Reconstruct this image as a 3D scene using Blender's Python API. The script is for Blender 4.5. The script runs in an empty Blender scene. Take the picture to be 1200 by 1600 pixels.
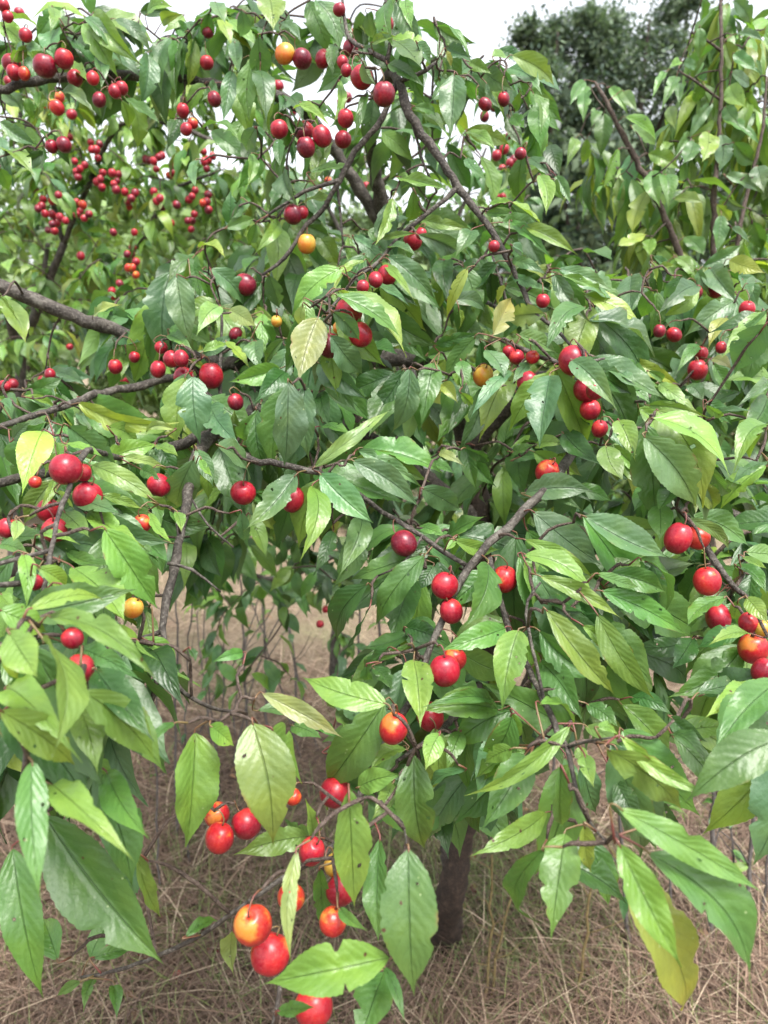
import bpy, math, random
import numpy as np
from mathutils import Matrix, Vector

# ------------------------------------------------------------------ camera, sky, sun, exposure
random.seed(7); rng = np.random.default_rng(7)
SC = bpy.context.scene; COL = SC.collection
SC.render.resolution_x = 768; SC.render.resolution_y = 1024
F = 1155.0                                   # focal length in photo pixels (1200 x 1600)
PITCH = math.radians(11.7)
CAM = np.array([0.0, 0.0, 1.65])
RGT = np.array([1.0, 0, 0]); FWD = np.array([0, math.cos(PITCH), -math.sin(PITCH)])
UPV = np.array([0, math.sin(PITCH), math.cos(PITCH)])
cam = bpy.data.cameras.new('camera'); cam_o = bpy.data.objects.new('camera', cam); COL.objects.link(cam_o)
cam.sensor_fit = 'VERTICAL'; cam.sensor_height = 9.8; cam.sensor_width = 7.35
cam.lens = F / 1600 * 9.8
cam.clip_start = 0.02; cam.clip_end = 3000
cam_o.location = CAM; cam_o.rotation_euler = (math.pi / 2 - PITCH, 0, 0)
cam.dof.use_dof = True; cam.dof.focus_distance = 0.80; cam.dof.aperture_fstop = 2.0
SC.camera = cam_o

SUN_EL, SUN_AZ = math.radians(64), math.radians(150)     # azimuth from +Y, clockwise
W = bpy.data.worlds.new('World'); SC.world = W; W.use_nodes = True
nt = W.node_tree; nt.nodes.clear()
sky = nt.nodes.new('ShaderNodeTexSky'); sky.sky_type = 'NISHITA'; sky.sun_disc = False
sky.sun_elevation = SUN_EL; sky.sun_rotation = SUN_AZ
sky.air_density = 1.0; sky.dust_density = 4.0; sky.ozone_density = 1.0
hs = nt.nodes.new('ShaderNodeHueSaturation'); hs.inputs['Saturation'].default_value = 0.22
bg = nt.nodes.new('ShaderNodeBackground'); bg.inputs['Strength'].default_value = 0.15
wo = nt.nodes.new('ShaderNodeOutputWorld')
nt.links.new(sky.outputs[0], hs.inputs['Color']); nt.links.new(hs.outputs[0], bg.inputs['Color'])
nt.links.new(bg.outputs[0], wo.inputs['Surface'])
sun = bpy.data.lights.new('sun', 'SUN'); sun.energy = 1.5; sun.angle = math.radians(24); sun.color = (1, 0.96, 0.9)
sun_o = bpy.data.objects.new('sun', sun); COL.objects.link(sun_o)
sd = Vector((math.sin(SUN_AZ) * math.cos(SUN_EL), math.cos(SUN_AZ) * math.cos(SUN_EL), math.sin(SUN_EL)))
sun_o.rotation_euler = sd.to_track_quat('Z', 'Y').to_euler(); sun_o.location = (0, 0, 12)
SC.view_settings.view_transform = 'Standard'; SC.view_settings.look = 'None'
SC.view_settings.gamma = 1; SC.view_settings.use_curve_mapping = False
SC.view_settings.exposure = 1.72
SC.cycles.max_bounces = 6; SC.cycles.diffuse_bounces = 2; SC.cycles.glossy_bounces = 2; SC.cycles.transmission_bounces = 3; SC.cycles.transparent_max_bounces = 8

# ------------------------------------------------------------------ helpers
def at(x, y, d):
    return CAM + d * (FWD + (x - 600) / F * RGT + (800 - y) / F * UPV)
def ground_at(x, y):
    r = FWD + (x - 600) / F * RGT + (800 - y) / F * UPV
    return CAM + r * (-CAM[2] / r[2])
def project(p):
    q = np.asarray(p) - CAM; d = q @ FWD
    return 600 + F * (q @ RGT) / d, 800 - F * (q @ UPV) / d, d
def unit(v):
    n = np.linalg.norm(v); return v / n if n > 1e-9 else v

DP = np.array([float(t) for t in '''0 100 1.3 100 100 1.25 300 100 1.3 480 80 1.2 600 130 1.0 700 150 1.05 800 150 1.1 480 210 1.1 480 370 1.15
650 370 1.05 780 350 1.0 300 430 1.1 383 445 1.1 545 490 .85 600 430 1.0 750 470 1.0 850 470 1.0 895 560 .84 1000 470 1.05 1120 450 1.15
1180 550 .9 1090 580 1.1 200 560 1.25 330 585 .98 100 600 1.25 450 650 .85 700 560 .95 600 580 .95 200 620 .9 110 735 .68 30 680 .75
300 750 .85 500 760 .85 20 850 .65 250 850 .75 630 850 .85 855 737 .92 960 740 .8 1060 700 .75 1180 750 .8 700 930 .78 640 900 .8
850 850 .8 950 900 .72 1060 850 .78 1110 930 .78 1180 1010 .72 900 1000 .68 60 950 .5 120 1050 .48 200 900 .62 30 1100 .42 150 1150 .45
100 1300 .42 30 1400 .42 200 1250 .48 80 1460 .6 300 1200 .58 400 1200 .58 340 1300 .74 520 1240 .68 480 1100 .7 660 1050 .72
560 1330 .58 640 1450 .5 395 1445 .58 490 1500 .52 500 1570 .54 270 1480 .68 150 1520 .75 670 1180 .68 790 1230 .62 860 1380 .52
900 1250 .55 1000 1200 .52 1000 1400 .44 1100 1400 .44 1150 1150 .5 1150 1080 .6 1080 1050 .75'''.split()]).reshape(-1, 3)
def depth(x, y):                              # how far the near shell of the crown is from the lens
    r2 = (DP[:, 0] - x) ** 2 + (DP[:, 1] - y) ** 2 + 900
    w = r2 ** -1.8
    return float((w * DP[:, 2]).sum() / w.sum())

def mesh_obj(name, verts, faces, mats, parent=None, uvs=None, tint=None, smooth=True, midx=None):
    me = bpy.data.meshes.new(name)
    verts = np.asarray(verts, dtype=np.float32); faces = np.asarray(faces)
    if faces.ndim == 2:
        k = faces.shape[1]
        me.vertices.add(len(verts)); me.vertices.foreach_set('co', verts.ravel())
        me.loops.add(faces.size); me.loops.foreach_set('vertex_index', faces.ravel().astype(np.int32))
        me.polygons.add(len(faces)); me.polygons.foreach_set('loop_start', np.arange(0, faces.size, k, dtype=np.int32))
        me.update(calc_edges=True)
    else:
        me.from_pydata([tuple(v) for v in verts], [], [list(f) for f in faces]); me.update()
    if uvs is not None:
        li = np.empty(len(me.loops), dtype=np.int32); me.loops.foreach_get('vertex_index', li)
        ul = me.uv_layers.new(name='UVMap'); ul.data.foreach_set('uv', np.asarray(uvs, dtype=np.float32)[li].ravel())
    if tint is not None:
        ca = me.color_attributes.new('tint', 'FLOAT_COLOR', 'POINT')
        t = np.ones((len(verts), 4), dtype=np.float32); t[:, :3] = tint
        ca.data.foreach_set('color', t.ravel())
    for m in (mats if isinstance(mats, (list, tuple)) else [mats]): me.materials.append(m)
    if midx is not None: me.polygons.foreach_set('material_index', np.asarray(midx, dtype=np.int32))
    if smooth: me.polygons.foreach_set('use_smooth', np.ones(len(me.polygons), dtype=bool))
    me.validate(); me.update()
    o = bpy.data.objects.new(name, me); COL.objects.link(o)
    if parent is not None: o.parent = parent
    return o
def empty(name, label, cat, group=None):
    o = bpy.data.objects.new(name, None); COL.objects.link(o); o.empty_display_size = 0.05
    return tag(o, label, cat, group)
def tag(o, label, cat, group=None):
    o['label'] = label; o['category'] = cat
    if group: o['group'] = group
    return o

def spline(P, R, step=0.02):                   # Catmull-Rom through P (n,3) with radii R
    P = np.asarray(P, float); R = np.asarray(R, float)
    Q = np.vstack([2 * P[0] - P[1], P, 2 * P[-1] - P[-2]])
    out, rad = [], []
    for i in range(len(P) - 1):
        p0, p1, p2, p3 = Q[i:i + 4]
        n = max(2, int(np.linalg.norm(p2 - p1) / step))
        for k in range(n):
            t = k / n
            out.append(0.5 * (2 * p1 + (p2 - p0) * t + (2 * p0 - 5 * p1 + 4 * p2 - p3) * t * t + (3 * p1 - p0 - 3 * p2 + p3) * t ** 3))
            rad.append(R[i] * (1 - t) + R[i + 1] * t)
    out.append(P[-1]); rad.append(R[-1])
    return np.array(out), np.array(rad)
def tube(P, R, sides=8, knob=0.0):
    P = np.asarray(P); n = len(P)
    T = np.gradient(P, axis=0); T /= np.linalg.norm(T, axis=1)[:, None] + 1e-12
    ref = np.array([0.3, 0.2, 0.93]) if abs(T[0] @ np.array([0, 0, 1])) < 0.8 else np.array([1.0, 0.1, 0])
    V = []
    a = np.linspace(0, 2 * math.pi, sides, endpoint=False)
    for i in range(n):
        b = unit(np.cross(T[i], ref)); c = np.cross(b, T[i]); ref = c
        r = R[i] * (1 + (rng.normal(0, knob, sides) if knob else 0) + (rng.normal(0, knob) if knob else 0))
        V.append(P[i] + (np.cos(a) * r)[:, None] * b + (np.sin(a) * r)[:, None] * c)
    V = np.vstack(V + [P[:1], P[-1:]])
    Fc = []
    for i in range(n - 1):
        for j in range(sides):
            k = (j + 1) % sides
            Fc.append((i * sides + j, i * sides + k, (i + 1) * sides + k, (i + 1) * sides + j))
    e0, e1 = n * sides, n * sides + 1
    for j in range(sides):
        k = (j + 1) % sides
        Fc.append((e0, k, j, j)); Fc.append((e1, (n - 1) * sides + j, (n - 1) * sides + k, (n - 1) * sides + k))
    return V, Fc
def tube_mesh(V, Fc):                           # drop the doubled corner of the end caps
    return V, [tuple(dict.fromkeys(f)) for f in Fc]

# ------------------------------------------------------------------ materials
def newmat(name):
    m = bpy.data.materials.new(name); m.use_nodes = True; t = m.node_tree; t.nodes.clear()
    o = t.nodes.new('ShaderNodeOutputMaterial'); return m, t, o
def N(t, kind, **kw):
    n = t.nodes.new(kind)
    for k, v in kw.items():
        if k in n.inputs: n.inputs[k].default_value = v
        else: setattr(n, k, v)
    return n
def math_n(t, op, a, b=None, clamp=False):
    n = t.nodes.new('ShaderNodeMath'); n.operation = op; n.use_clamp = clamp
    for i, s in enumerate((a, b)):
        if s is None: continue
        if isinstance(s, (int, float)): n.inputs[i].default_value = s
        else: t.links.new(s, n.inputs[i])
    return n.outputs[0]
def mix_c(t, f, a, b, mode='MIX'):
    n = t.nodes.new('ShaderNodeMix'); n.data_type = 'RGBA'; n.blend_type = mode
    for s, v in ((n.inputs['Factor'], f), (n.inputs['A'], a), (n.inputs['B'], b)):
        if isinstance(v, (int, float)): s.default_value = v
        elif isinstance(v, tuple): s.default_value = v if len(v) == 4 else v + (1,)
        else: t.links.new(v, s)
    return n.outputs['Result']
def ramp(t, f, stops):
    n = t.nodes.new('ShaderNodeValToRGB'); t.links.new(f, n.inputs[0])
    e = n.color_ramp.elements
    while len(e) < len(stops): e.new(0.5)
    for i, (p, c) in enumerate(stops): e[i].position = p; e[i].color = c if len(c) == 4 else c + (1,)
    return n.outputs[0]

def leaf_material(name, veins=True, trans=0.32, rough=0.38, spots=True):
    m, t, o = newmat(name); L = t.links.new
    tint = N(t, 'ShaderNodeAttribute', attribute_name='tint').outputs['Color']
    uv = N(t, 'ShaderNodeUVMap').outputs[0]
    sx = N(t, 'ShaderNodeSeparateXYZ'); L(uv, sx.inputs[0])
    au = math_n(t, 'ABSOLUTE', math_n(t, 'SUBTRACT', math_n(t, 'MULTIPLY', sx.outputs[0], 2.0), 1.0))
    obj = N(t, 'ShaderNodeNewGeometry')
    n1 = N(t, 'ShaderNodeTexNoise', Scale=38.0, Detail=2.0); L(obj.outputs['Position'], n1.inputs['Vector'])
    n2 = N(t, 'ShaderNodeTexNoise', Scale=330.0, Detail=2.0); L(obj.outputs['Position'], n2.inputs['Vector'])
    col = mix_c(t, math_n(t, 'MULTIPLY', math_n(t, 'SUBTRACT', n1.outputs[0], 0.42, True), 1.6, True), tint, mix_c(t, 1.0, tint, (1.55, 1.35, 0.9), 'MULTIPLY'))
    col = mix_c(t, math_n(t, 'MULTIPLY', math_n(t, 'SUBTRACT', n2.outputs[0], 0.5, True), 1.2, True), col, mix_c(t, 1.0, col, (0.72, 0.78, 0.7), 'MULTIPLY'))
    bsdf = N(t, 'ShaderNodeBsdfPrincipled', Roughness=rough)
    bsdf.inputs['Specular IOR Level'].default_value = 0.6
    if veins:
        # side veins climb from the midrib towards the tip
        ph = math_n(t, 'SUBTRACT', math_n(t, 'MULTIPLY', sx.outputs[1], 9.5), math_n(t, 'MULTIPLY', math_n(t, 'POWER', au, 1.2), 2.3))
        ph = math_n(t, 'ADD', ph, math_n(t, 'MULTIPLY', n1.outputs[0], 0.9))
        fr = math_n(t, 'ABSOLUTE', math_n(t, 'SUBTRACT', math_n(t, 'FRACT', ph), 0.5))
        side = math_n(t, 'MULTIPLY', math_n(t, 'SUBTRACT', 0.05, fr, True), 20.0, True)
        rib = math_n(t, 'MULTIPLY', math_n(t, 'SUBTRACT', 0.045, au, True), 30.0, True)
        vein = math_n(t, 'MAXIMUM', math_n(t, 'MULTIPLY', side, 0.6), rib)
        col = mix_c(t, math_n(t, 'MULTIPLY', vein, 0.55), col, mix_c(t, 1.0, col, (0.48, 0.50, 0.55), 'MULTIPLY'))
    if veins and spots:
        # brown insect spots and pale dried specks
        vo = N(t, 'ShaderNodeTexVoronoi', Scale=85.0); L(obj.outputs['Position'], vo.inputs['Vector'])
        vr = N(t, 'ShaderNodeSeparateColor'); L(vo.outputs['Color'], vr.inputs[0])
        spot = math_n(t, 'MULTIPLY', math_n(t, 'GREATER_THAN', vr.outputs[0], 0.90), math_n(t, 'MULTIPLY', math_n(t, 'SUBTRACT', 0.20, math_n(t, 'ADD', vo.outputs['Distance'], math_n(t, 'MULTIPLY', n2.outputs[0], 0.12)), True), 18.0, True), True)
        col = mix_c(t, spot, col, (0.065, 0.028, 0.012))
        v2 = N(t, 'ShaderNodeTexVoronoi', Scale=170.0); L(obj.outputs['Position'], v2.inputs['Vector'])
        w2 = N(t, 'ShaderNodeSeparateColor'); L(v2.outputs['Color'], w2.inputs[0])
        sp2 = math_n(t, 'MULTIPLY', math_n(t, 'GREATER_THAN', w2.outputs[1], 0.93), math_n(t, 'MULTIPLY', math_n(t, 'SUBTRACT', 0.17, v2.outputs['Distance'], True), 14.0, True), True)
        col = mix_c(t, math_n(t, 'MULTIPLY', sp2, 0.6), col, (0.34, 0.42, 0.22))
        # browned margin here and there
        edge = math_n(t, 'MULTIPLY', math_n(t, 'MULTIPLY', math_n(t, 'SUBTRACT', au, 0.86, True), 7.0, True), math_n(t, 'MULTIPLY', math_n(t, 'SUBTRACT', n1.outputs[0], 0.62, True), 9.0, True), True)
        col = mix_c(t, edge, col, (0.16, 0.09, 0.03))
    if veins:
        puck = math_n(t, 'MULTIPLY', math_n(t, 'COSINE', math_n(t, 'MULTIPLY', ph, 2 * math.pi)), math_n(t, 'SUBTRACT', 1.0, math_n(t, 'MULTIPLY', au, 0.7)))
        hgt = math_n(t, 'ADD', math_n(t, 'MULTIPLY', puck, 0.11), math_n(t, 'ADD', math_n(t, 'MULTIPLY', rib, -0.8), math_n(t, 'MULTIPLY', n2.outputs[0], 0.35)))
        hgt = math_n(t, 'ADD', hgt, math_n(t, 'MULTIPLY', n1.outputs[0], 0.5))
        bp = N(t, 'ShaderNodeBump', Strength=0.75, Distance=0.0016); L(hgt, bp.inputs['Height']); L(bp.outputs[0], bsdf.inputs['Normal'])
    under = mix_c(t, 0.45, col, (0.20, 0.27, 0.13))
    bf = obj.outputs['Backfacing']
    colf = mix_c(t, bf, col, under)
    L(colf, bsdf.inputs['Base Color'])
    rr = math_n(t, 'MULTIPLY_ADD', bf, 0.22); rr.node.inputs[2].default_value = rough; L(rr, bsdf.inputs['Roughness'])
    tr = N(t, 'ShaderNodeBsdfTranslucent')
    L(mix_c(t, 1.0, col, (1.45, 1.45, 0.7), 'MULTIPLY'), tr.inputs['Color'])
    mx = N(t, 'ShaderNodeMixShader', Fac=trans); L(bsdf.outputs[0], mx.inputs[1]); L(tr.outputs[0], mx.inputs[2]); L(mx.outputs[0], o.inputs['Surface'])
    return m
M_LEAF = leaf_material('plum_leaf')
M_LEAF_CROWD = leaf_material('plum_leaf_crowd', spots=False)
M_LEAF_FAR = leaf_material('far_leaf', veins=False, rough=0.5)

def bark_material(name, c0, c1, c2, scale=60):
    m, t, o = newmat(name); L = t.links.new
    g = N(t, 'ShaderNodeNewGeometry')
    n1 = N(t, 'ShaderNodeTexNoise', Scale=scale, Detail=6.0, Roughness=0.65); L(g.outputs['Position'], n1.inputs['Vector'])
    n2 = N(t, 'ShaderNodeTexNoise', Scale=scale * 5, Detail=4.0); L(g.outputs['Position'], n2.inputs['Vector'])
    col = ramp(t, n1.outputs[0], [(0.30, c0), (0.52, c1), (0.72, c2)])
    col = mix_c(t, math_n(t, 'MULTIPLY', math_n(t, 'SUBTRACT', n2.outputs[0], 0.5, True), 2.5, True), col, (c2[0] * 1.3, c2[1] * 1.3, c2[2] * 1.3))
    b = N(t, 'ShaderNodeBsdfPrincipled', Roughness=0.75); L(col, b.inputs['Base Color'])
    bp = N(t, 'ShaderNodeBump', Strength=1.0, Distance=0.004)
    L(math_n(t, 'ADD', n1.outputs[0], math_n(t, 'MULTIPLY', n2.outputs[0], 0.5)), bp.inputs['Height']); L(bp.outputs[0], b.inputs['Normal'])
    L(b.outputs[0], o.inputs['Surface']); return m
M_BARK = bark_material('plum_bark', (0.012, 0.009, 0.0065), (0.036, 0.028, 0.022), (0.13, 0.118, 0.10))
M_TRUNK = bark_material('trunk_bark', (0.008, 0.005, 0.003), (0.022, 0.013, 0.008), (0.07, 0.046, 0.032), 45)
M_TWIG = bark_material('twig_bark', (0.025, 0.015, 0.011), (0.06, 0.038, 0.028), (0.13, 0.10, 0.08), 120)
M_STALK = bark_material('weed_stalk', (0.06, 0.04, 0.015), (0.13, 0.09, 0.03), (0.2, 0.16, 0.06), 90)
M_STEM = bark_material('bare_stem', (0.025, 0.02, 0.018), (0.06, 0.05, 0.045), (0.11, 0.1, 0.09), 70)
m, t, o = newmat('leaf_stalk'); M_PET = m
g = N(t, 'ShaderNodeNewGeometry'); n1 = N(t, 'ShaderNodeTexNoise', Scale=50.0); t.links.new(g.outputs['Position'], n1.inputs['Vector'])
b = N(t, 'ShaderNodeBsdfPrincipled', Roughness=0.5); t.links.new(ramp(t, n1.outputs[0], [(0.4, (0.13, 0.035, 0.03)), (0.6, (0.14, 0.10, 0.04))]), b.inputs['Base Color']); t.links.new(b.outputs[0], o.inputs['Surface'])

def plum_material(name, deep, red, sunny, cut, stops=0.22):
    m, t, o = newmat(name); L = t.links.new
    tc = N(t, 'ShaderNodeTexCoord'); oi = N(t, 'ShaderNodeObjectInfo')
    off = N(t, 'ShaderNodeVectorMath', operation='ADD'); L(tc.outputs['Object'], off.inputs[0])
    sc = N(t, 'ShaderNodeVectorMath', operation='SCALE'); sc.inputs[3].default_value = 3.0
    cx = N(t, 'ShaderNodeCombineXYZ'); L(oi.outputs['Random'], cx.inputs[0]); L(oi.outputs['Random'], cx.inputs[1])
    L(cx.outputs[0], sc.inputs[0]); L(sc.outputs[0], off.inputs[1])
    n1 = N(t, 'ShaderNodeTexNoise', Scale=0.75, Detail=3.0); L(off.outputs[0], n1.inputs['Vector'])
    n2 = N(t, 'ShaderNodeTexNoise', Scale=5.0, Detail=5.0, Roughness=0.7); L(off.outputs[0], n2.inputs['Vector'])
    s = math_n(t, 'ADD', n1.outputs[0], math_n(t, 'MULTIPLY', math_n(t, 'SUBTRACT', n2.outputs[0], 0.5), 0.22))
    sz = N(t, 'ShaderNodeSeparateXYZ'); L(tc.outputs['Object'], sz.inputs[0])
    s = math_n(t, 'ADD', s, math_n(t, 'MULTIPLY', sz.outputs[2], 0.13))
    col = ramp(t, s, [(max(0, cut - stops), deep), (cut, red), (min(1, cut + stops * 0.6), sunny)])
    vo = N(t, 'ShaderNodeTexVoronoi', Scale=9.0); L(off.outputs[0], vo.inputs['Vector'])
    col = mix_c(t, math_n(t, 'MULTIPLY', math_n(t, 'SUBTRACT', 0.14, vo.outputs['Distance'], True), 2.6, True), col, (0.75, 0.42, 0.2))
    bloom = math_n(t, 'MULTIPLY', math_n(t, 'SUBTRACT', n2.outputs[0], 0.50, True), 0.35, True)
    col = mix_c(t, bloom, col, (0.62, 0.36, 0.36))
    b = N(t, 'ShaderNodeBsdfPrincipled', Roughness=0.3); L(col, b.inputs['Base Color'])
    b.inputs['Specular IOR Level'].default_value = 0.42
    rr = math_n(t, 'MULTIPLY_ADD', n2.outputs[0], 0.30); rr.node.inputs[2].default_value = 0.16; L(rr, b.inputs['Roughness'])
    L(b.outputs[0], o.inputs['Surface']); return m
PLUM = {
 'R': plum_material('plum_red', (0.17, 0.004, 0.016), (0.31, 0.008, 0.022), (0.42, 0.024, 0.022), 0.60),
 'D': plum_material('plum_dark_red', (0.09, 0.003, 0.014), (0.19, 0.005, 0.018), (0.32, 0.010, 0.02), 0.60),
 'M': plum_material('plum_red_and_orange', (0.27, 0.007, 0.018), (0.39, 0.016, 0.017), (0.50, 0.15, 0.028), 0.60, 0.2),
 'O': plum_material('plum_orange', (0.30, 0.009, 0.015), (0.42, 0.036, 0.016), (0.51, 0.18, 0.028), 0.58, 0.2),
 'Y': plum_material('plum_golden', (0.46, 0.10, 0.016), (0.48, 0.20, 0.022), (0.46, 0.29, 0.045), 0.48, 0.22)}
PLUM_WORD = {'R': 'red', 'D': 'dark red', 'M': 'red and orange', 'O': 'orange', 'Y': 'golden yellow'}
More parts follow.
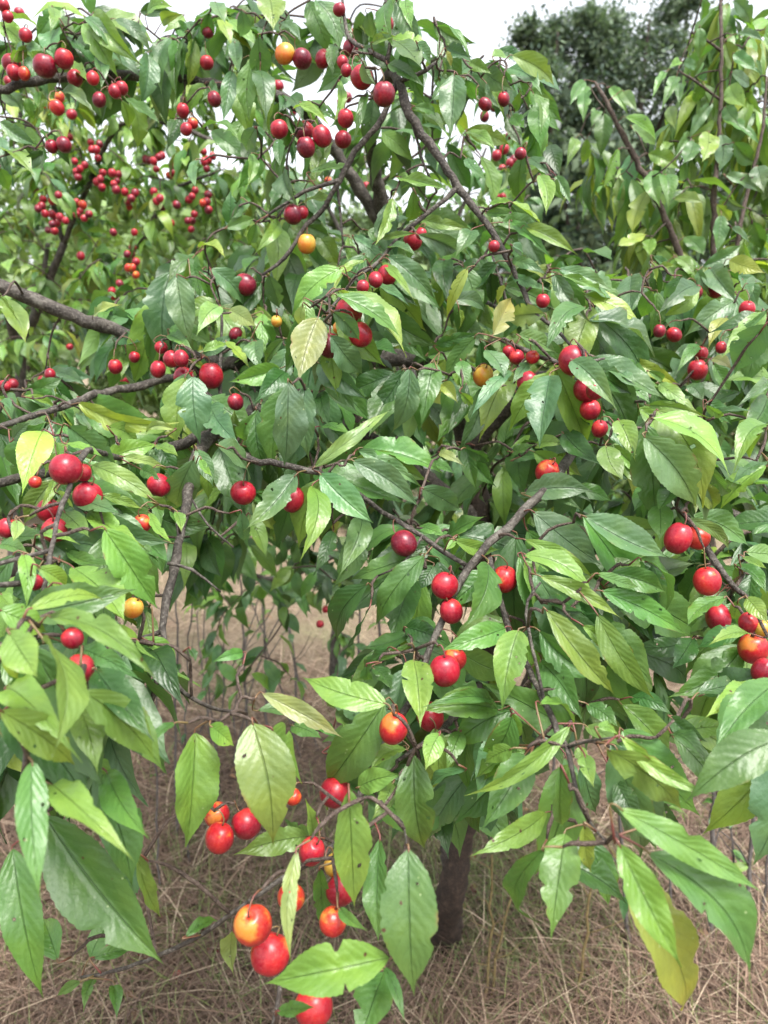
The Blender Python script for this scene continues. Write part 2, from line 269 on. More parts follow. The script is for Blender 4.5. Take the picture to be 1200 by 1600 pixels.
# ------------------------------------------------------------------ what was measured on the photograph
# leaves: base x,y  tip x,y  width  tint [depth offset]   per 400-pixel tile, in thirds of a pixel
LEAVES = {
(0, 0): '''10,95,190,110,55,l;245,35,235,140,60,l;270,135,250,270,110,s;60,260,215,230,70,s;120,215,50,300,60,l;390,110,545,350,110,l;
440,60,650,300,130,l;400,80,580,290,80,s;540,90,720,240,60,s;320,170,450,320,90,d;320,290,420,390,70,l;460,280,480,400,80,s;800,180,740,410,105,s;
690,250,670,490,110,s;730,300,770,590,100,d;840,200,820,450,110,g,.05;900,180,890,420,80,l,.05;870,150,860,290,70,g,.04;690,70,800,20,70,l;760,110,850,70,60,l;
1010,10,1060,110,80,s;980,60,970,200,90,d;890,100,900,170,40,d;1130,50,1130,190,85,s;1100,200,1120,350,75,s;1090,330,1045,580,80,s;1180,280,1170,580,100,g;
1010,390,950,470,60,s;0,570,180,680,100,s;0,440,120,520,70,g;0,640,20,780,60,s;30,710,160,790,110,l;270,430,440,520,65,s;570,470,610,610,100,l;590,460,760,580,55,g;
500,420,520,520,60,s;640,110,660,200,55,s;180,430,180,510,40,g;205,610,240,720,60,g;200,690,175,800,45,s;820,560,790,640,50,d;950,600,1130,630,55,g;
1200,600,1150,720,100,s;920,750,910,870,60,s;1060,1070,1200,1020,70,g;1200,1050,1160,1150,70,g;930,1160,1060,1190,60,y;1180,720,1170,860,60,g;1130,930,1080,1030,50,s;0,790,40,900,70,g''',
(400, 0): '''280,0,400,230,130,s;620,0,620,210,110,g;520,60,550,190,90,s;60,-20,80,130,150,l;10,170,40,380,110,s;20,330,60,540,110,s;0,110,95,150,60,s;110,110,210,180,60,s;
400,110,440,220,50,g;370,210,360,350,65,g;490,290,365,365,45,g;500,290,560,400,90,s;545,200,660,170,50,l;650,190,780,310,120,g;620,300,790,390,70,g;700,0,735,130,75,l;
755,200,830,310,100,s;850,125,1030,260,45,g;890,240,920,320,60,y;900,220,1010,260,80,s;870,270,880,360,45,g;930,350,910,640,140,s;860,385,830,470,30,g;1110,265,1200,280,60,l;
1060,330,1200,420,110,s;1000,290,1100,340,60,l;985,370,1030,480,60,g;1080,390,1150,510,35,s;740,500,860,540,50,g;985,620,1130,690,60,l;985,740,1080,840,60,s;205,560,200,660,80,s;
165,640,190,800,75,s;110,650,110,780,60,d;210,480,330,550,50,l;180,510,350,560,50,l;390,380,360,580,50,l;520,430,450,680,45,g;370,560,430,640,60,g;250,810,470,775,40,g;
130,810,180,960,110,s;660,830,900,880,70,l;735,890,710,1060,110,g;760,1025,1015,1070,65,l;590,1120,750,1090,40,l;760,1100,960,1190,110,s;1010,1080,930,1190,100,s;640,930,560,1150,70,l;
220,950,420,970,40,l;190,1020,240,1110,60,g;240,1060,350,1110,65,g;110,1040,10,1180,70,l;1095,960,1200,940,45,l;1080,1000,1200,1000,45,g;455,1105,545,1170,40,s;620,1165,760,1190,50,s;
150,930,90,1030,50,s;120,870,70,970,60,d;0,600,60,660,60,s''',
(800, 0): '''0,260,220,400,100,l;-20,320,140,430,100,s;110,380,190,470,50,g;100,440,150,600,70,l;0,540,60,600,80,g;130,820,160,1000,90,l;80,740,180,820,80,d;200,850,240,940,60,g;
0,950,145,1050,70,l;60,1060,310,1180,80,l;0,1040,190,1190,60,g;0,1150,60,1200,70,s''',
(0, 400): '''830,95,900,430,140,s,-.03;760,170,710,560,95,g,-.02;900,10,790,110,90,s;880,30,860,140,30,l;990,60,1160,240,120,s;940,90,990,230,70,g;1030,235,930,360,100,p,-.04;1075,250,1200,330,90,p,-.04;
545,375,660,400,80,s;570,425,480,560,45,l;590,460,570,570,50,l;790,370,900,430,70,g;440,280,555,220,55,p;370,690,825,795,105,y;200,820,100,1100,160,y;320,800,555,990,140,s;430,980,760,1160,100,l;
905,565,945,880,175,s,-.05;810,640,850,870,90,d;985,700,1120,880,140,s;1020,890,1200,1070,120,s;905,955,830,1200,170,s;820,810,660,830,50,p;730,890,840,940,60,l;580,940,800,1000,50,p;
660,1000,750,1050,70,g;310,880,480,930,50,l;510,800,660,890,90,l,.05;560,880,660,930,80,y,.05;260,870,280,960,60,l;80,810,230,780,60,s;240,540,400,600,65,s;170,610,260,650,80,s;110,620,260,700,40,g;
110,660,280,710,40,l;400,720,450,780,60,s;250,1050,190,1190,45,l;480,1120,680,1190,50,l;270,1110,360,1200,120,l;0,190,80,300,60,l;1140,860,1200,730,120,g;950,450,1070,400,50,l;1060,400,1170,520,60,y;
1140,400,1200,470,80,s;340,1130,560,1200,100,s;940,950,1000,1040,40,l;0,680,50,720,60,s;60,860,140,780,70,s;700,1130,780,1200,60,l;890,490,960,530,40,l''',
(400, 400): '''150,590,150,990,225,s,-.05;230,610,245,960,130,s,-.01;395,60,150,280,120,l;290,290,200,590,180,p,-.06;220,230,210,340,70,p,-.06;510,20,360,160,60,l;370,180,705,375,80,g,-.06;590,30,740,190,45,l;
620,0,850,190,110,s;530,140,720,220,50,s;410,90,480,190,90,d;500,160,510,340,100,d;360,260,490,400,90,s,-.07;350,370,510,560,130,s,-.07;295,500,520,680,160,s,-.02;550,240,870,435,150,d,.03;480,440,660,450,90,d;
690,530,470,790,110,d;720,530,635,840,135,s;830,500,775,790,120,g;1030,380,880,600,85,g;840,420,1050,360,60,d;900,210,1100,260,80,s;1110,370,1200,190,120,p;985,600,895,840,75,d;1060,620,940,930,100,d;
1200,540,1010,740,70,s;1080,440,1170,570,105,s;960,490,1000,600,90,g;140,545,0,680,110,d;0,720,50,1030,110,d;275,990,640,690,70,p,-.05;455,960,780,1180,130,s,-.03;480,910,790,1080,80,s;300,1020,550,1250,190,s,-.05;
185,1030,-60,1290,140,s,-.05;265,1080,230,1390,125,l,-.06;300,800,450,830,60,g;780,1090,970,1200,120,s;980,900,1100,980,60,d;860,920,970,970,50,p;60,90,110,250,90,s;0,250,100,310,50,y;0,290,40,390,50,p;
30,320,90,420,60,g;130,390,30,520,60,g;0,400,20,540,110,s;1130,30,950,200,70,d;1100,80,1110,230,80,d;880,20,900,200,110,d;990,60,880,300,60,y;1170,140,1130,250,60,y;950,250,960,340,60,l;
870,600,940,680,70,y;960,640,1020,700,70,l;300,640,340,800,90,d''',
(800, 400): '''180,560,115,880,190,s,-.05;280,490,490,710,130,s,-.05;350,540,430,870,60,d,-.03;620,845,880,1190,230,s,-.05;660,760,1055,1005,150,l,-.03;640,700,930,760,60,l;390,480,710,670,110,s;540,480,800,610,70,y,.04;
690,600,880,720,70,p;640,540,720,590,50,l;500,770,580,950,120,l;440,890,530,1060,140,l;240,830,430,980,140,d;430,730,530,910,100,d;360,300,695,440,115,s;340,180,630,330,80,y;200,80,370,310,85,s;220,60,480,170,70,s;
230,90,480,190,40,l;0,90,190,160,50,s;0,20,160,80,60,s;150,270,-40,290,170,p;340,240,170,410,110,g;30,370,220,450,90,g;560,90,560,260,150,s;650,160,600,300,80,g;790,100,700,220,50,s;870,140,700,250,110,s;
1040,210,810,370,110,s;930,60,1060,220,130,s;870,70,920,190,50,s;1080,110,1130,200,80,s;1100,130,1200,140,60,s;1020,20,1180,70,90,y;770,10,860,80,60,l;650,30,680,120,70,l;690,50,760,40,80,l;1190,320,1040,560,170,s;
1200,250,960,400,30,g;1000,290,920,420,70,y;1200,580,1050,700,60,s;1200,660,1070,850,130,d;1200,790,1050,970,120,l;910,700,1000,760,50,l;930,760,1140,710,30,s;0,960,170,950,55,d;110,890,250,870,80,l;
0,920,110,880,50,g;110,1090,330,1190,60,s;890,950,1040,1150,70,g;870,1060,960,1200,120,y;650,1060,570,1200,100,g;760,1070,680,1200,110,g;1200,960,1030,1070,60,g;250,1100,370,1150,60,d;70,500,0,590,60,s;
290,730,370,800,60,d;480,560,580,590,60,s;830,600,900,680,90,s;940,480,1030,520,60,p;880,420,780,540,60,g;0,650,70,720,110,d''',
(0, 800): '''490,80,750,465,200,l,-.03;410,0,670,150,110,l;300,0,420,120,100,l;230,490,720,750,140,l,-.06;340,260,590,510,200,l;180,260,330,360,150,l;140,455,520,390,70,l,-.06;110,200,120,440,85,l;310,180,570,240,70,g;
180,110,360,130,60,l;0,150,130,190,80,g;0,460,240,560,150,l;40,560,180,780,200,l,-.05;0,380,70,450,100,l;0,650,90,790,80,y;200,600,330,1090,220,l,-.03;390,840,740,1180,190,l;350,890,470,1190,170,l,.02;30,830,330,1080,190,l,.03;
0,930,370,1190,180,l;450,740,720,1050,180,d;370,640,650,770,120,g;540,280,660,360,110,d;700,450,640,550,110,d;690,130,790,230,90,g;830,0,850,90,80,l;700,0,810,150,50,l;1140,660,1000,700,60,g;890,640,920,700,50,d;
820,990,690,1090,50,g;985,1000,1100,1100,110,l;1130,0,1150,150,70,s;900,300,930,420,60,d,.5;80,40,60,140,70,p;640,600,750,690,20,l''',
(400, 800): '''30,850,410,1060,110,p,-.04;610,900,210,765,150,l,-.05;740,695,770,1000,175,l,-.05;410,900,490,1080,150,g;10,930,220,950,70,g;1170,545,870,640,130,g,-.05;1085,240,1010,530,175,g,-.05;1110,890,805,900,80,g,-.02;
790,205,530,550,130,g;770,200,420,300,110,g;740,310,640,620,160,d;520,340,350,620,150,d;530,450,420,650,40,d;500,20,400,280,130,s;360,90,270,290,80,d;720,620,565,700,40,g;620,640,480,760,60,d;550,730,640,840,100,d;
520,720,540,800,70,g;700,540,880,600,150,d;830,250,760,370,90,d;930,130,1140,175,80,l;930,130,890,180,50,l;760,70,890,110,60,g;890,120,1060,10,100,g;860,1040,800,1210,190,l,-.05;960,1030,900,1200,90,g;
700,1110,530,1200,100,l;330,1130,420,1150,60,g;300,1000,380,1060,80,g;170,1000,310,1060,120,g;1200,960,1040,1150,150,g;1200,1110,1070,1180,90,l''',
(800, 800): '''1080,640,720,870,150,g;160,460,510,860,150,l,-.05;330,530,630,780,100,l;400,480,670,900,130,l,-.02;130,560,430,800,140,g;130,700,320,970,160,g;130,300,520,500,90,l,-.03;60,200,410,390,100,l,-.04;60,130,400,310,70,l;
100,0,430,250,180,s;340,20,740,210,170,s,-.03;420,370,850,590,120,g;400,290,610,350,60,g;600,220,770,470,80,g;870,260,760,460,100,d;610,250,700,450,150,d;1000,400,820,540,90,g,-.05;1110,570,930,600,80,l,-.06;
1060,420,1030,510,60,l;1100,400,1200,520,90,l,-.04;1050,250,1200,370,90,g;820,30,1050,200,60,l;1080,210,1200,270,40,l;690,-40,690,130,170,g;30,555,-45,930,195,l,-.05;40,590,130,750,60,l;160,430,400,480,120,d;850,590,750,740,110,d;
560,870,750,950,80,d;740,960,920,1080,100,d;750,1040,920,1170,90,d;870,850,1080,790,100,d;350,900,500,1010,90,d;130,900,330,1000,70,l;100,1140,160,1100,30,p;400,1010,510,1040,60,l;320,1100,330,1210,80,l;0,940,20,1080,60,l;
1290,1050,825,1350,215,g,-.03;1245,795,945,1125,175,g;1200,810,880,960,150,l,.03;450,1110,810,1416,165,l;510,1050,960,1335,90,l;270,1005,-225,1350,90,l,-.03;60,1140,-144,1485,225,g''',
(0, 1200): '''210,225,774,936,330,g,-.04;240,80,650,370,150,l,-.02;500,20,690,330,160,g;150,-30,195,620,150,g;60,380,185,1110,190,g;270,900,190,690,130,g;640,400,755,700,90,l,.03;440,890,620,850,70,g;870,790,1040,700,60,g;
1095,760,1085,960,100,y;380,1000,265,1070,50,g;440,990,390,1130,60,g;530,1020,550,1170,100,g;915,-165,890,390,260,l;1185,-210,1281,390,276,l,-.03;1275,-180,1410,75,180,l''',
(400, 1200): '''860,-120,960,200,150,g,.1;1010,-60,930,260,140,d,.12;820,120,900,420,130,d,.12;960,60,1060,330,120,g,.15;700,60,640,330,120,d,.1;435,96,465,670,186,l,-.04;580,330,570,830,130,g;715,380,730,1095,280,g,-.03;625,890,30,1000,250,l,-.04;190,390,170,915,85,p,-.05;300,470,310,750,85,g;245,320,-110,410,130,l;265,330,250,160,85,l;390,660,520,760,60,g;
600,930,700,1180,60,g;600,960,470,1300,230,g;100,1140,280,1120,70,g,-.04;740,-60,795,420,210,g;980,10,780,150,60,s;480,90,680,30,120,l;640,70,550,240,90,l''',
(800, 1200): '''160,210,-170,405,120,l;250,310,180,795,195,l,-.03;150,380,70,790,120,g;340,270,370,490,95,y;230,0,250,300,110,g;340,-60,385,90,90,l;500,190,1190,590,150,l,-.02;500,355,800,940,190,l,-.02;510,460,910,1195,270,y,.03;
640,400,1200,1010,280,g,.01;490,60,600,290,160,d;640,290,900,470,120,d'''}
SAPLING_LEAVES = '''340,380,270,500,60,g;340,400,330,560,70,g;410,520,380,600,70,g;430,530,410,740,90,g;300,650,260,770,60,l;350,650,330,780,50,l;500,700,430,880,90,l;460,410,540,520,60,l;520,430,590,520,60,g;530,550,690,660,80,l;
560,590,690,680,60,g;560,720,550,890,100,s;610,770,580,870,60,g;640,890,560,1100,90,y;500,830,490,1030,60,l;640,720,790,790,80,l;720,340,655,450,45,g;770,360,700,500,60,g;800,390,780,480,50,g;790,290,735,320,60,l;800,290,880,310,50,s;
880,130,880,290,60,g;890,0,870,130,60,g;860,150,840,260,40,g;1040,0,1130,120,70,s;1010,70,1100,100,50,s;1050,160,1180,190,40,s;1000,200,1060,320,120,l;1040,250,1170,340,60,g;1030,340,1130,400,60,s;1020,400,1100,500,90,l;
1130,400,1200,420,60,s;1090,440,1170,530,70,l;1060,530,1200,640,80,d;1000,500,1060,580,70,d;940,480,830,660,60,s;920,620,890,760,100,y;985,630,970,810,115,s;830,640,760,760,70,g;850,660,800,770,80,g;1040,670,1150,770,90,g;
1000,820,1170,900,60,s;1150,780,1180,900,90,s;1010,930,1090,980,80,s;760,930,900,940,60,l;840,870,860,1010,90,g;960,960,1030,1040,70,y;980,1010,960,1190,110,s;780,1020,920,1050,50,l;810,1110,900,1200,80,g;1030,1070,1120,1140,50,s;
1130,1040,1180,1180,80,g;500,1150,640,1090,60,y;650,1120,650,1200,70,l;720,820,740,960,90,g;660,800,690,960,90,g;890,390,860,490,80,g;740,500,760,600,60,l'''
# plums: cluster, then x,y,diameter,colour[,b = partly behind leaves] in photo pixels
PLUMS = [
('bunch in the top left corner', '5,8,18,R;12,26,17,R;30,20,16,R;40,55,20,R'),
('bunch at the left end of the top branch', '18,100,28,R,b;22,113,22,R;14,127,15,R;38,115,18,O'),
('big pair under the blunt leaf at top left', '70,103,36,D;100,92,28,R'),
('pair against the dark top left branch', '117,122,24,R,b;145,122,20,M'),
('trio just under the top left branch', '155,156,22,D;180,143,22,R;190,138,20,R'),
('loose bunch hanging below the top left branch', '89,168,22,O;93,152,16,O;73,161,16,Y;112,179,16,R;106,199,13,R'),
('low dark trio at the upper left', '100,226,24,D;81,229,20,D;108,214,12,R'),
('small hanging trio against the pale sky', '286,173,20,R;301,193,17,O;291,202,18,R'),
('bunch behind drooping grey leaves, top left', '323,98,20,R,b;333,115,13,R;335,155,22,D;325,50,18,D,b;360,30,16,D,b;345,50,16,D;347,30,14,D'),
('string of plums at the very top middle', '530,15,20,R;531,28,14,R;543,38,16,R;547,50,12,R;602,38,26,R,b'),
('yellow and dark pair near the top middle', '445,84,30,Y;472,92,30,D'),
('row of four left of the fork', '505,92,26,R,b;548,75,24,D,b;535,97,18,R;541,110,18,R'),
('large pair right at the branch fork', '565,121,36,R,b;600,147,36,D'),
('tight low bunch left of the fork', '436,202,28,R;475,205,30,D,b;503,213,30,R;478,230,29,D'),
('pair beside the left fork branch', '540,185,26,R;536,218,26,R,b'),
('scattered small ones around the left fork branch', '435,134,16,R;443,180,16,R;458,175,12,R;543,152,15,D;533,160,14,R'),
('pair above the golden plum', '458,335,30,D;472,332,20,R'),
('spot below the left fork branch', '479,381,27,Y'),
('pair under the lower fork twig', '645,376,30,R,b;658,365,18,R'),
('spot beside the end of the right fork branch', '772,385,18,R'),
('blurred string seen between the two fork branches', '635,212,14,R;620,214,14,R;630,240,12,R;625,257,12,R;572,291,14,R;582,293,12,R;547,273,14,R;497,298,12,O;513,283,12,O'),
('dark trio at the top right of the tree', '758,163,20,D;772,168,13,D;787,155,20,D'),
('hanging string below the top right trio', '777,215,12,R;788,233,16,R;776,243,16,R;797,255,14,R;785,265,14,R;777,285,14,R;775,308,12,R;785,308,12,R'),
('pair against the far dark trees', '813,240,18,D;803,250,14,D'),
('two behind the right fork branch', '757,182,16,D;795,212,12,D'),
('spot beside the large grey green leaves, centre left', '383,445,34,D,b'),
('bunch above the pale left branch', '252,543,20,R;268,561,26,R;283,560,24,R;247,577,26,R'),
('bunch under the end of the thick grey limb', '180,573,22,R;210,558,17,R;195,593,16,R;230,563,14,R'),
('pair over the broad grey green leaf', '287,589,32,R,b;330,587,36,R,b'),
('shadowed spots right of the broad leaf', '368,522,22,D,b;368,628,24,D;383,592,16,D'),
('small bunch at the left edge, mid height', '78,585,18,R;66,593,13,R;7,603,18,R;20,600,16,R'),
('bunch on the pale twig at the left', '103,733,48,R;130,738,26,R,b;137,775,44,R,b;75,797,34,R,b'),
('spot behind the ragged leaf at left', '248,758,34,R,b'),
('pair under the pointed leaves left of centre', '380,770,38,R,b;458,780,38,R,b'),
('spot in shade at the left', '55,753,20,O'),
('bunch below the high arching leaf', '605,430,32,R,b;587,437,24,R;567,448,20,R'),
('large bunch behind leaves at upper centre', '545,487,44,R,b;563,523,36,R;515,540,38,D;530,512,20,Y,b'),
('tiny yellow ones left of the upper centre bunch', '432,502,18,Y;447,558,11,O'),
('spot right of centre beside a round leaf', '755,587,32,Y,b'),
('two small ones near the round leaf', '718,580,14,R;795,550,20,R,b'),
('spot beside the pale leaf underside', '848,470,22,R'),
('bunch on the right centre twig', '895,563,44,R,b;825,597,34,R,b;807,558,24,R,b;832,558,22,M,b'),
('bunch behind the folded leaf at right centre', '915,608,36,R,b;930,610,26,R;922,640,32,R,b;937,670,26,R,b;973,628,16,R;975,641,12,R'),
('spot above the rough grey branch', '855,737,38,M'),
('spot under the long leaf at upper right', '937,535,16,R'),
('trio high at the right edge', '1118,452,28,R,b;1085,457,24,D,b;1167,483,24,R,b'),
('pair below the upper right leaves', '1030,517,20,D;1053,523,24,R,b'),
('blurred bunch at the right edge', '1127,543,18,R;1090,578,30,R;1095,553,22,R,b;1112,552,16,R;1047,567,14,R;1035,568,12,R;1125,625,14,D'),
('bunch at the far left edge above the lime leaves', '12,825,32,R,b;85,828,38,R,b;55,910,24,R,b'),
('bunch behind spotted lime leaves at left', '108,945,42,R,b;113,997,34,R,b;125,1045,46,R,b'),
('spot beside the spotted leaf at left', '208,950,32,Y,b'),
('spot by the rough twig at left', '222,818,28,O,b'),
('spot hanging alone on a short green stalk, centre', '631,849,40,D'),
('bunch along the central drooping branch', '695,915,42,R;705,955,36,R;788,905,42,M,b'),
('pair on the central branch above the pale leaf', '695,1048,46,R;710,1030,38,M,b'),
('pair under the pale oval leaf, lower centre', '615,1138,46,M;672,1120,44,R,b'),
('pair on the dark twig at right', '1060,841,44,R;1090,840,36,O,b'),
('spot below the dark twig at right', '1105,908,42,M'),
('bunch at the right edge, lower down', '1122,965,42,R,b;1170,973,32,R;1193,982,28,Y;1177,1013,46,M,b;1193,1048,36,R,b'),
('trio right of the long lime leaf, lower left', '343,1309,44,M;339,1273,38,M,b;385,1287,46,R,b'),
('spot hanging alone at lower centre', '523,1238,48,R,b'),
('bunch around the curled leaf near the bottom', '458,1245,26,O,b;487,1330,42,R,b;455,1402,44,O,b;525,1352,36,Y,b;533,1390,50,R,b;520,1440,42,O,b'),
('large pair at the bottom on the low twig', '395,1445,58,O;422,1490,58,M,b'),
('spot at the very bottom under the broad leaf', '490,1573,58,M,b'),
('shaded pair far under the crown', '509,952,12,R;500,975,13,R'),
]
FAR_PLUMS = '''150,234,4;125,264,4;157,280,3;183,283,4;205,310,4;240,252,5;250,310,4;300,307,2;323,315,3;65,322,3;88,315,2;125,330,5;88,348,6;300,345,3;325,250,4;210,363,1;177,363,1;267,348,1;276,320,1;205,397,2;180,450,3;207,418,3;126,400,1;109,542,1;145,555,2;58,296,2;270,270,2'''
FALLEN = '222,1512,R;235,1507,R;207,1520,Y;209,1536,R;200,1497,R;330,1500,D;340,1500,D;277,1542,R;135,1579,R;77,1503,D;72,1565,D;722,1492,D;739,1592,D;740,1402,R;800,1416,R;906,1587,D;1183,1457,R;1143,1355,R;738,1355,O'
# ------------------------------------------------------------------ ground
def hgt(x, y):
    return 0.035 * np.sin(x * 1.7 + 0.6) * np.sin(y * 1.3) + 0.02 * np.sin(x * 4.1 + y * 2.3)
m, t, o = newmat('dry_ground'); M_GROUND = m
g = N(t, 'ShaderNodeNewGeometry')
n1 = N(t, 'ShaderNodeTexNoise', Scale=1.6, Detail=6.0); n2 = N(t, 'ShaderNodeTexNoise', Scale=45.0, Detail=5.0)
n3 = N(t, 'ShaderNodeTexNoise', Scale=0.35, Detail=4.0)
for n in (n1, n2, n3): t.links.new(g.outputs['Position'], n.inputs['Vector'])
c = ramp(t, n2.outputs[0], [(0.3, (0.032, 0.019, 0.013)), (0.55, (0.115, 0.075, 0.05)), (0.75, (0.25, 0.18, 0.12))])
c = mix_c(t, math_n(t, 'MULTIPLY', math_n(t, 'SUBTRACT', n1.outputs[0], 0.52, True), 4.0, True), c, (0.12, 0.15, 0.05))
c = mix_c(t, math_n(t, 'MULTIPLY', math_n(t, 'SUBTRACT', n3.outputs[0], 0.5, True), 4.0, True), c, (0.34, 0.28, 0.17))
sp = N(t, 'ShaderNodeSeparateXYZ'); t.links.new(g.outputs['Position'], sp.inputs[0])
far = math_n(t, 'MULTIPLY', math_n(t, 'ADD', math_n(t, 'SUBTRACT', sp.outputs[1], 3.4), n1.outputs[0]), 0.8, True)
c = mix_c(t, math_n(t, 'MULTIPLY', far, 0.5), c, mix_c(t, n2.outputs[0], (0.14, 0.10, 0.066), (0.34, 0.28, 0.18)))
b = N(t, 'ShaderNodeBsdfPrincipled', Roughness=0.95); t.links.new(c, b.inputs['Base Color'])
bp = N(t, 'ShaderNodeBump', Strength=1.0, Distance=0.02); t.links.new(n2.outputs[0], bp.inputs['Height']); t.links.new(bp.outputs[0], b.inputs['Normal'])
t.links.new(b.outputs[0], o.inputs['Surface'])
xs = np.concatenate([[-2000, -300, -60, -20], np.linspace(-8, 8, 81), [20, 60, 300, 2000]])
ys = np.concatenate([[-300, -40, -6], np.linspace(-2, 12, 71), [20, 40, 90, 300, 2500]])
X, Y = np.meshgrid(xs, ys); near = np.clip((16 - np.hypot(X, Y)) / 6, 0, 1)
Vg = np.stack([X, Y, hgt(X, Y) * near], -1).reshape(-1, 3)
nx = len(xs); idx = np.arange(len(Vg)).reshape(len(ys), nx)
Fg = np.stack([idx[:-1, :-1], idx[:-1, 1:], idx[1:, 1:], idx[1:, :-1]], -1).reshape(-1, 4)
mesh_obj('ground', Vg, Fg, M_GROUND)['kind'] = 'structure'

def strand_material(name, rough=0.7, trans=0.2):
    m, t, o = newmat(name)
    a = N(t, 'ShaderNodeAttribute', attribute_name='tint')
    b = N(t, 'ShaderNodeBsdfPrincipled', Roughness=rough); t.links.new(a.outputs['Color'], b.inputs['Base Color'])
    tr = N(t, 'ShaderNodeBsdfTranslucent'); t.links.new(a.outputs['Color'], tr.inputs['Color'])
    mx = N(t, 'ShaderNodeMixShader', Fac=trans); t.links.new(b.outputs[0], mx.inputs[1]); t.links.new(tr.outputs[0], mx.inputs[2])
    t.links.new(mx.outputs[0], o.inputs['Surface']); return m
M_STRAW = strand_material('straw'); M_GRASS = strand_material('grass')
def strands(name, bx, by, L, lean, wid, cols, mat, curl=0.35):
    n = len(bx); az = rng.uniform(0, 2 * math.pi, n)
    d = np.stack([np.cos(az) * np.cos(lean), np.sin(az) * np.cos(lean), np.sin(lean)], -1)
    s = np.stack([-np.sin(az), np.cos(az), np.zeros(n)], -1); az2 = az + rng.normal(0, 0.7, n)
    d2 = np.stack([np.cos(az2), np.sin(az2), np.zeros(n)], -1)
    base = np.stack([bx, by, hgt(bx, by) + rng.uniform(0.0, 0.045, n) * (lean < 0.6)], -1)
    rows = []
    for k, tt in enumerate((0, 0.33, 0.67, 1.0)):
        p = base + d * (L * tt)[:, None] + (d2 - np.array([0, 0, 0.7])) * (curl * L * tt * tt)[:, None] * 0.6
        p[:, 2] = np.maximum(p[:, 2], hgt(p[:, 0], p[:, 1]) + 0.004)
        w = (wid * (1 - 0.8 * tt ** 2))[:, None]
        rows += [p - s * w, p + s * w]
    V = np.stack(rows, 1).reshape(-1, 3)
    q = np.array([[0, 1, 3, 2], [2, 3, 5, 4], [4, 5, 7, 6]])
    Fc = (np.arange(n)[:, None, None] * 8 + q).reshape(-1, 4)
    o = mesh_obj(name, V, Fc, mat, tint=np.repeat(cols, 8, axis=0), smooth=False)
    o['kind'] = 'stuff'; return o
def field(n, y0=1.0, y1=9.0):
    u = rng.uniform(0, 1, n); y = 1 / (1 / y0 + u * (1 / y1 - 1 / y0)); x = rng.uniform(-1, 1, n) * (0.72 * y + 0.35)
    return x, y
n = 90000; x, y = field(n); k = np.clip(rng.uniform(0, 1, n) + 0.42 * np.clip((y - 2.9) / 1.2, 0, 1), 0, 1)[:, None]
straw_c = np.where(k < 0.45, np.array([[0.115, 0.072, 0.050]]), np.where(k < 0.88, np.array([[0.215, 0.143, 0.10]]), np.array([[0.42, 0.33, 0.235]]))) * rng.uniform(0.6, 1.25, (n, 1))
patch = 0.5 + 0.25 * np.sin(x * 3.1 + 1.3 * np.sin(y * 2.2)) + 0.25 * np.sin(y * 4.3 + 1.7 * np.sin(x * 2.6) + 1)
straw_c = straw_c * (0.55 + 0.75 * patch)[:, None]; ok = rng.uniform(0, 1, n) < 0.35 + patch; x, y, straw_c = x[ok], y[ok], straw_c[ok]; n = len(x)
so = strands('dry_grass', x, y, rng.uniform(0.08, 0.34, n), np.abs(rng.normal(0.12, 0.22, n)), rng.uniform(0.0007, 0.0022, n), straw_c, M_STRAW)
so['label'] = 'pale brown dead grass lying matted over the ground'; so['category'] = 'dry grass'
n = 10000; x, y = field(n, 1.3, 9)
tx, ty, _ = ground_at(705, 1470)
k = rng.uniform(0, 1, n) < 0.35
x[k] = tx + rng.normal(0.12, 0.28, k.sum()); y[k] = ty + rng.normal(0.1, 0.28, k.sum())
k = (rng.uniform(0, 1, n) < 0.12); x[k] = -0.75 + rng.normal(0, .3, k.sum()); y[k] = 1.9 + rng.normal(0, .2, k.sum())
grass_c = np.array([[0.085, 0.13, 0.04]]) * rng.uniform(0.6, 1.6, (n, 1)) + np.array([[0.05, 0.02, 0]]) * rng.uniform(0, 1, (n, 1))
go = strands('green_grass', x, y, rng.uniform(0.05, 0.2, n), rng.uniform(0.35, 1.4, n), rng.uniform(0.0007, 0.0018, n), grass_c, M_GRASS)
go['label'] = 'thin green grass growing up through the dead grass'; go['category'] = 'grass'

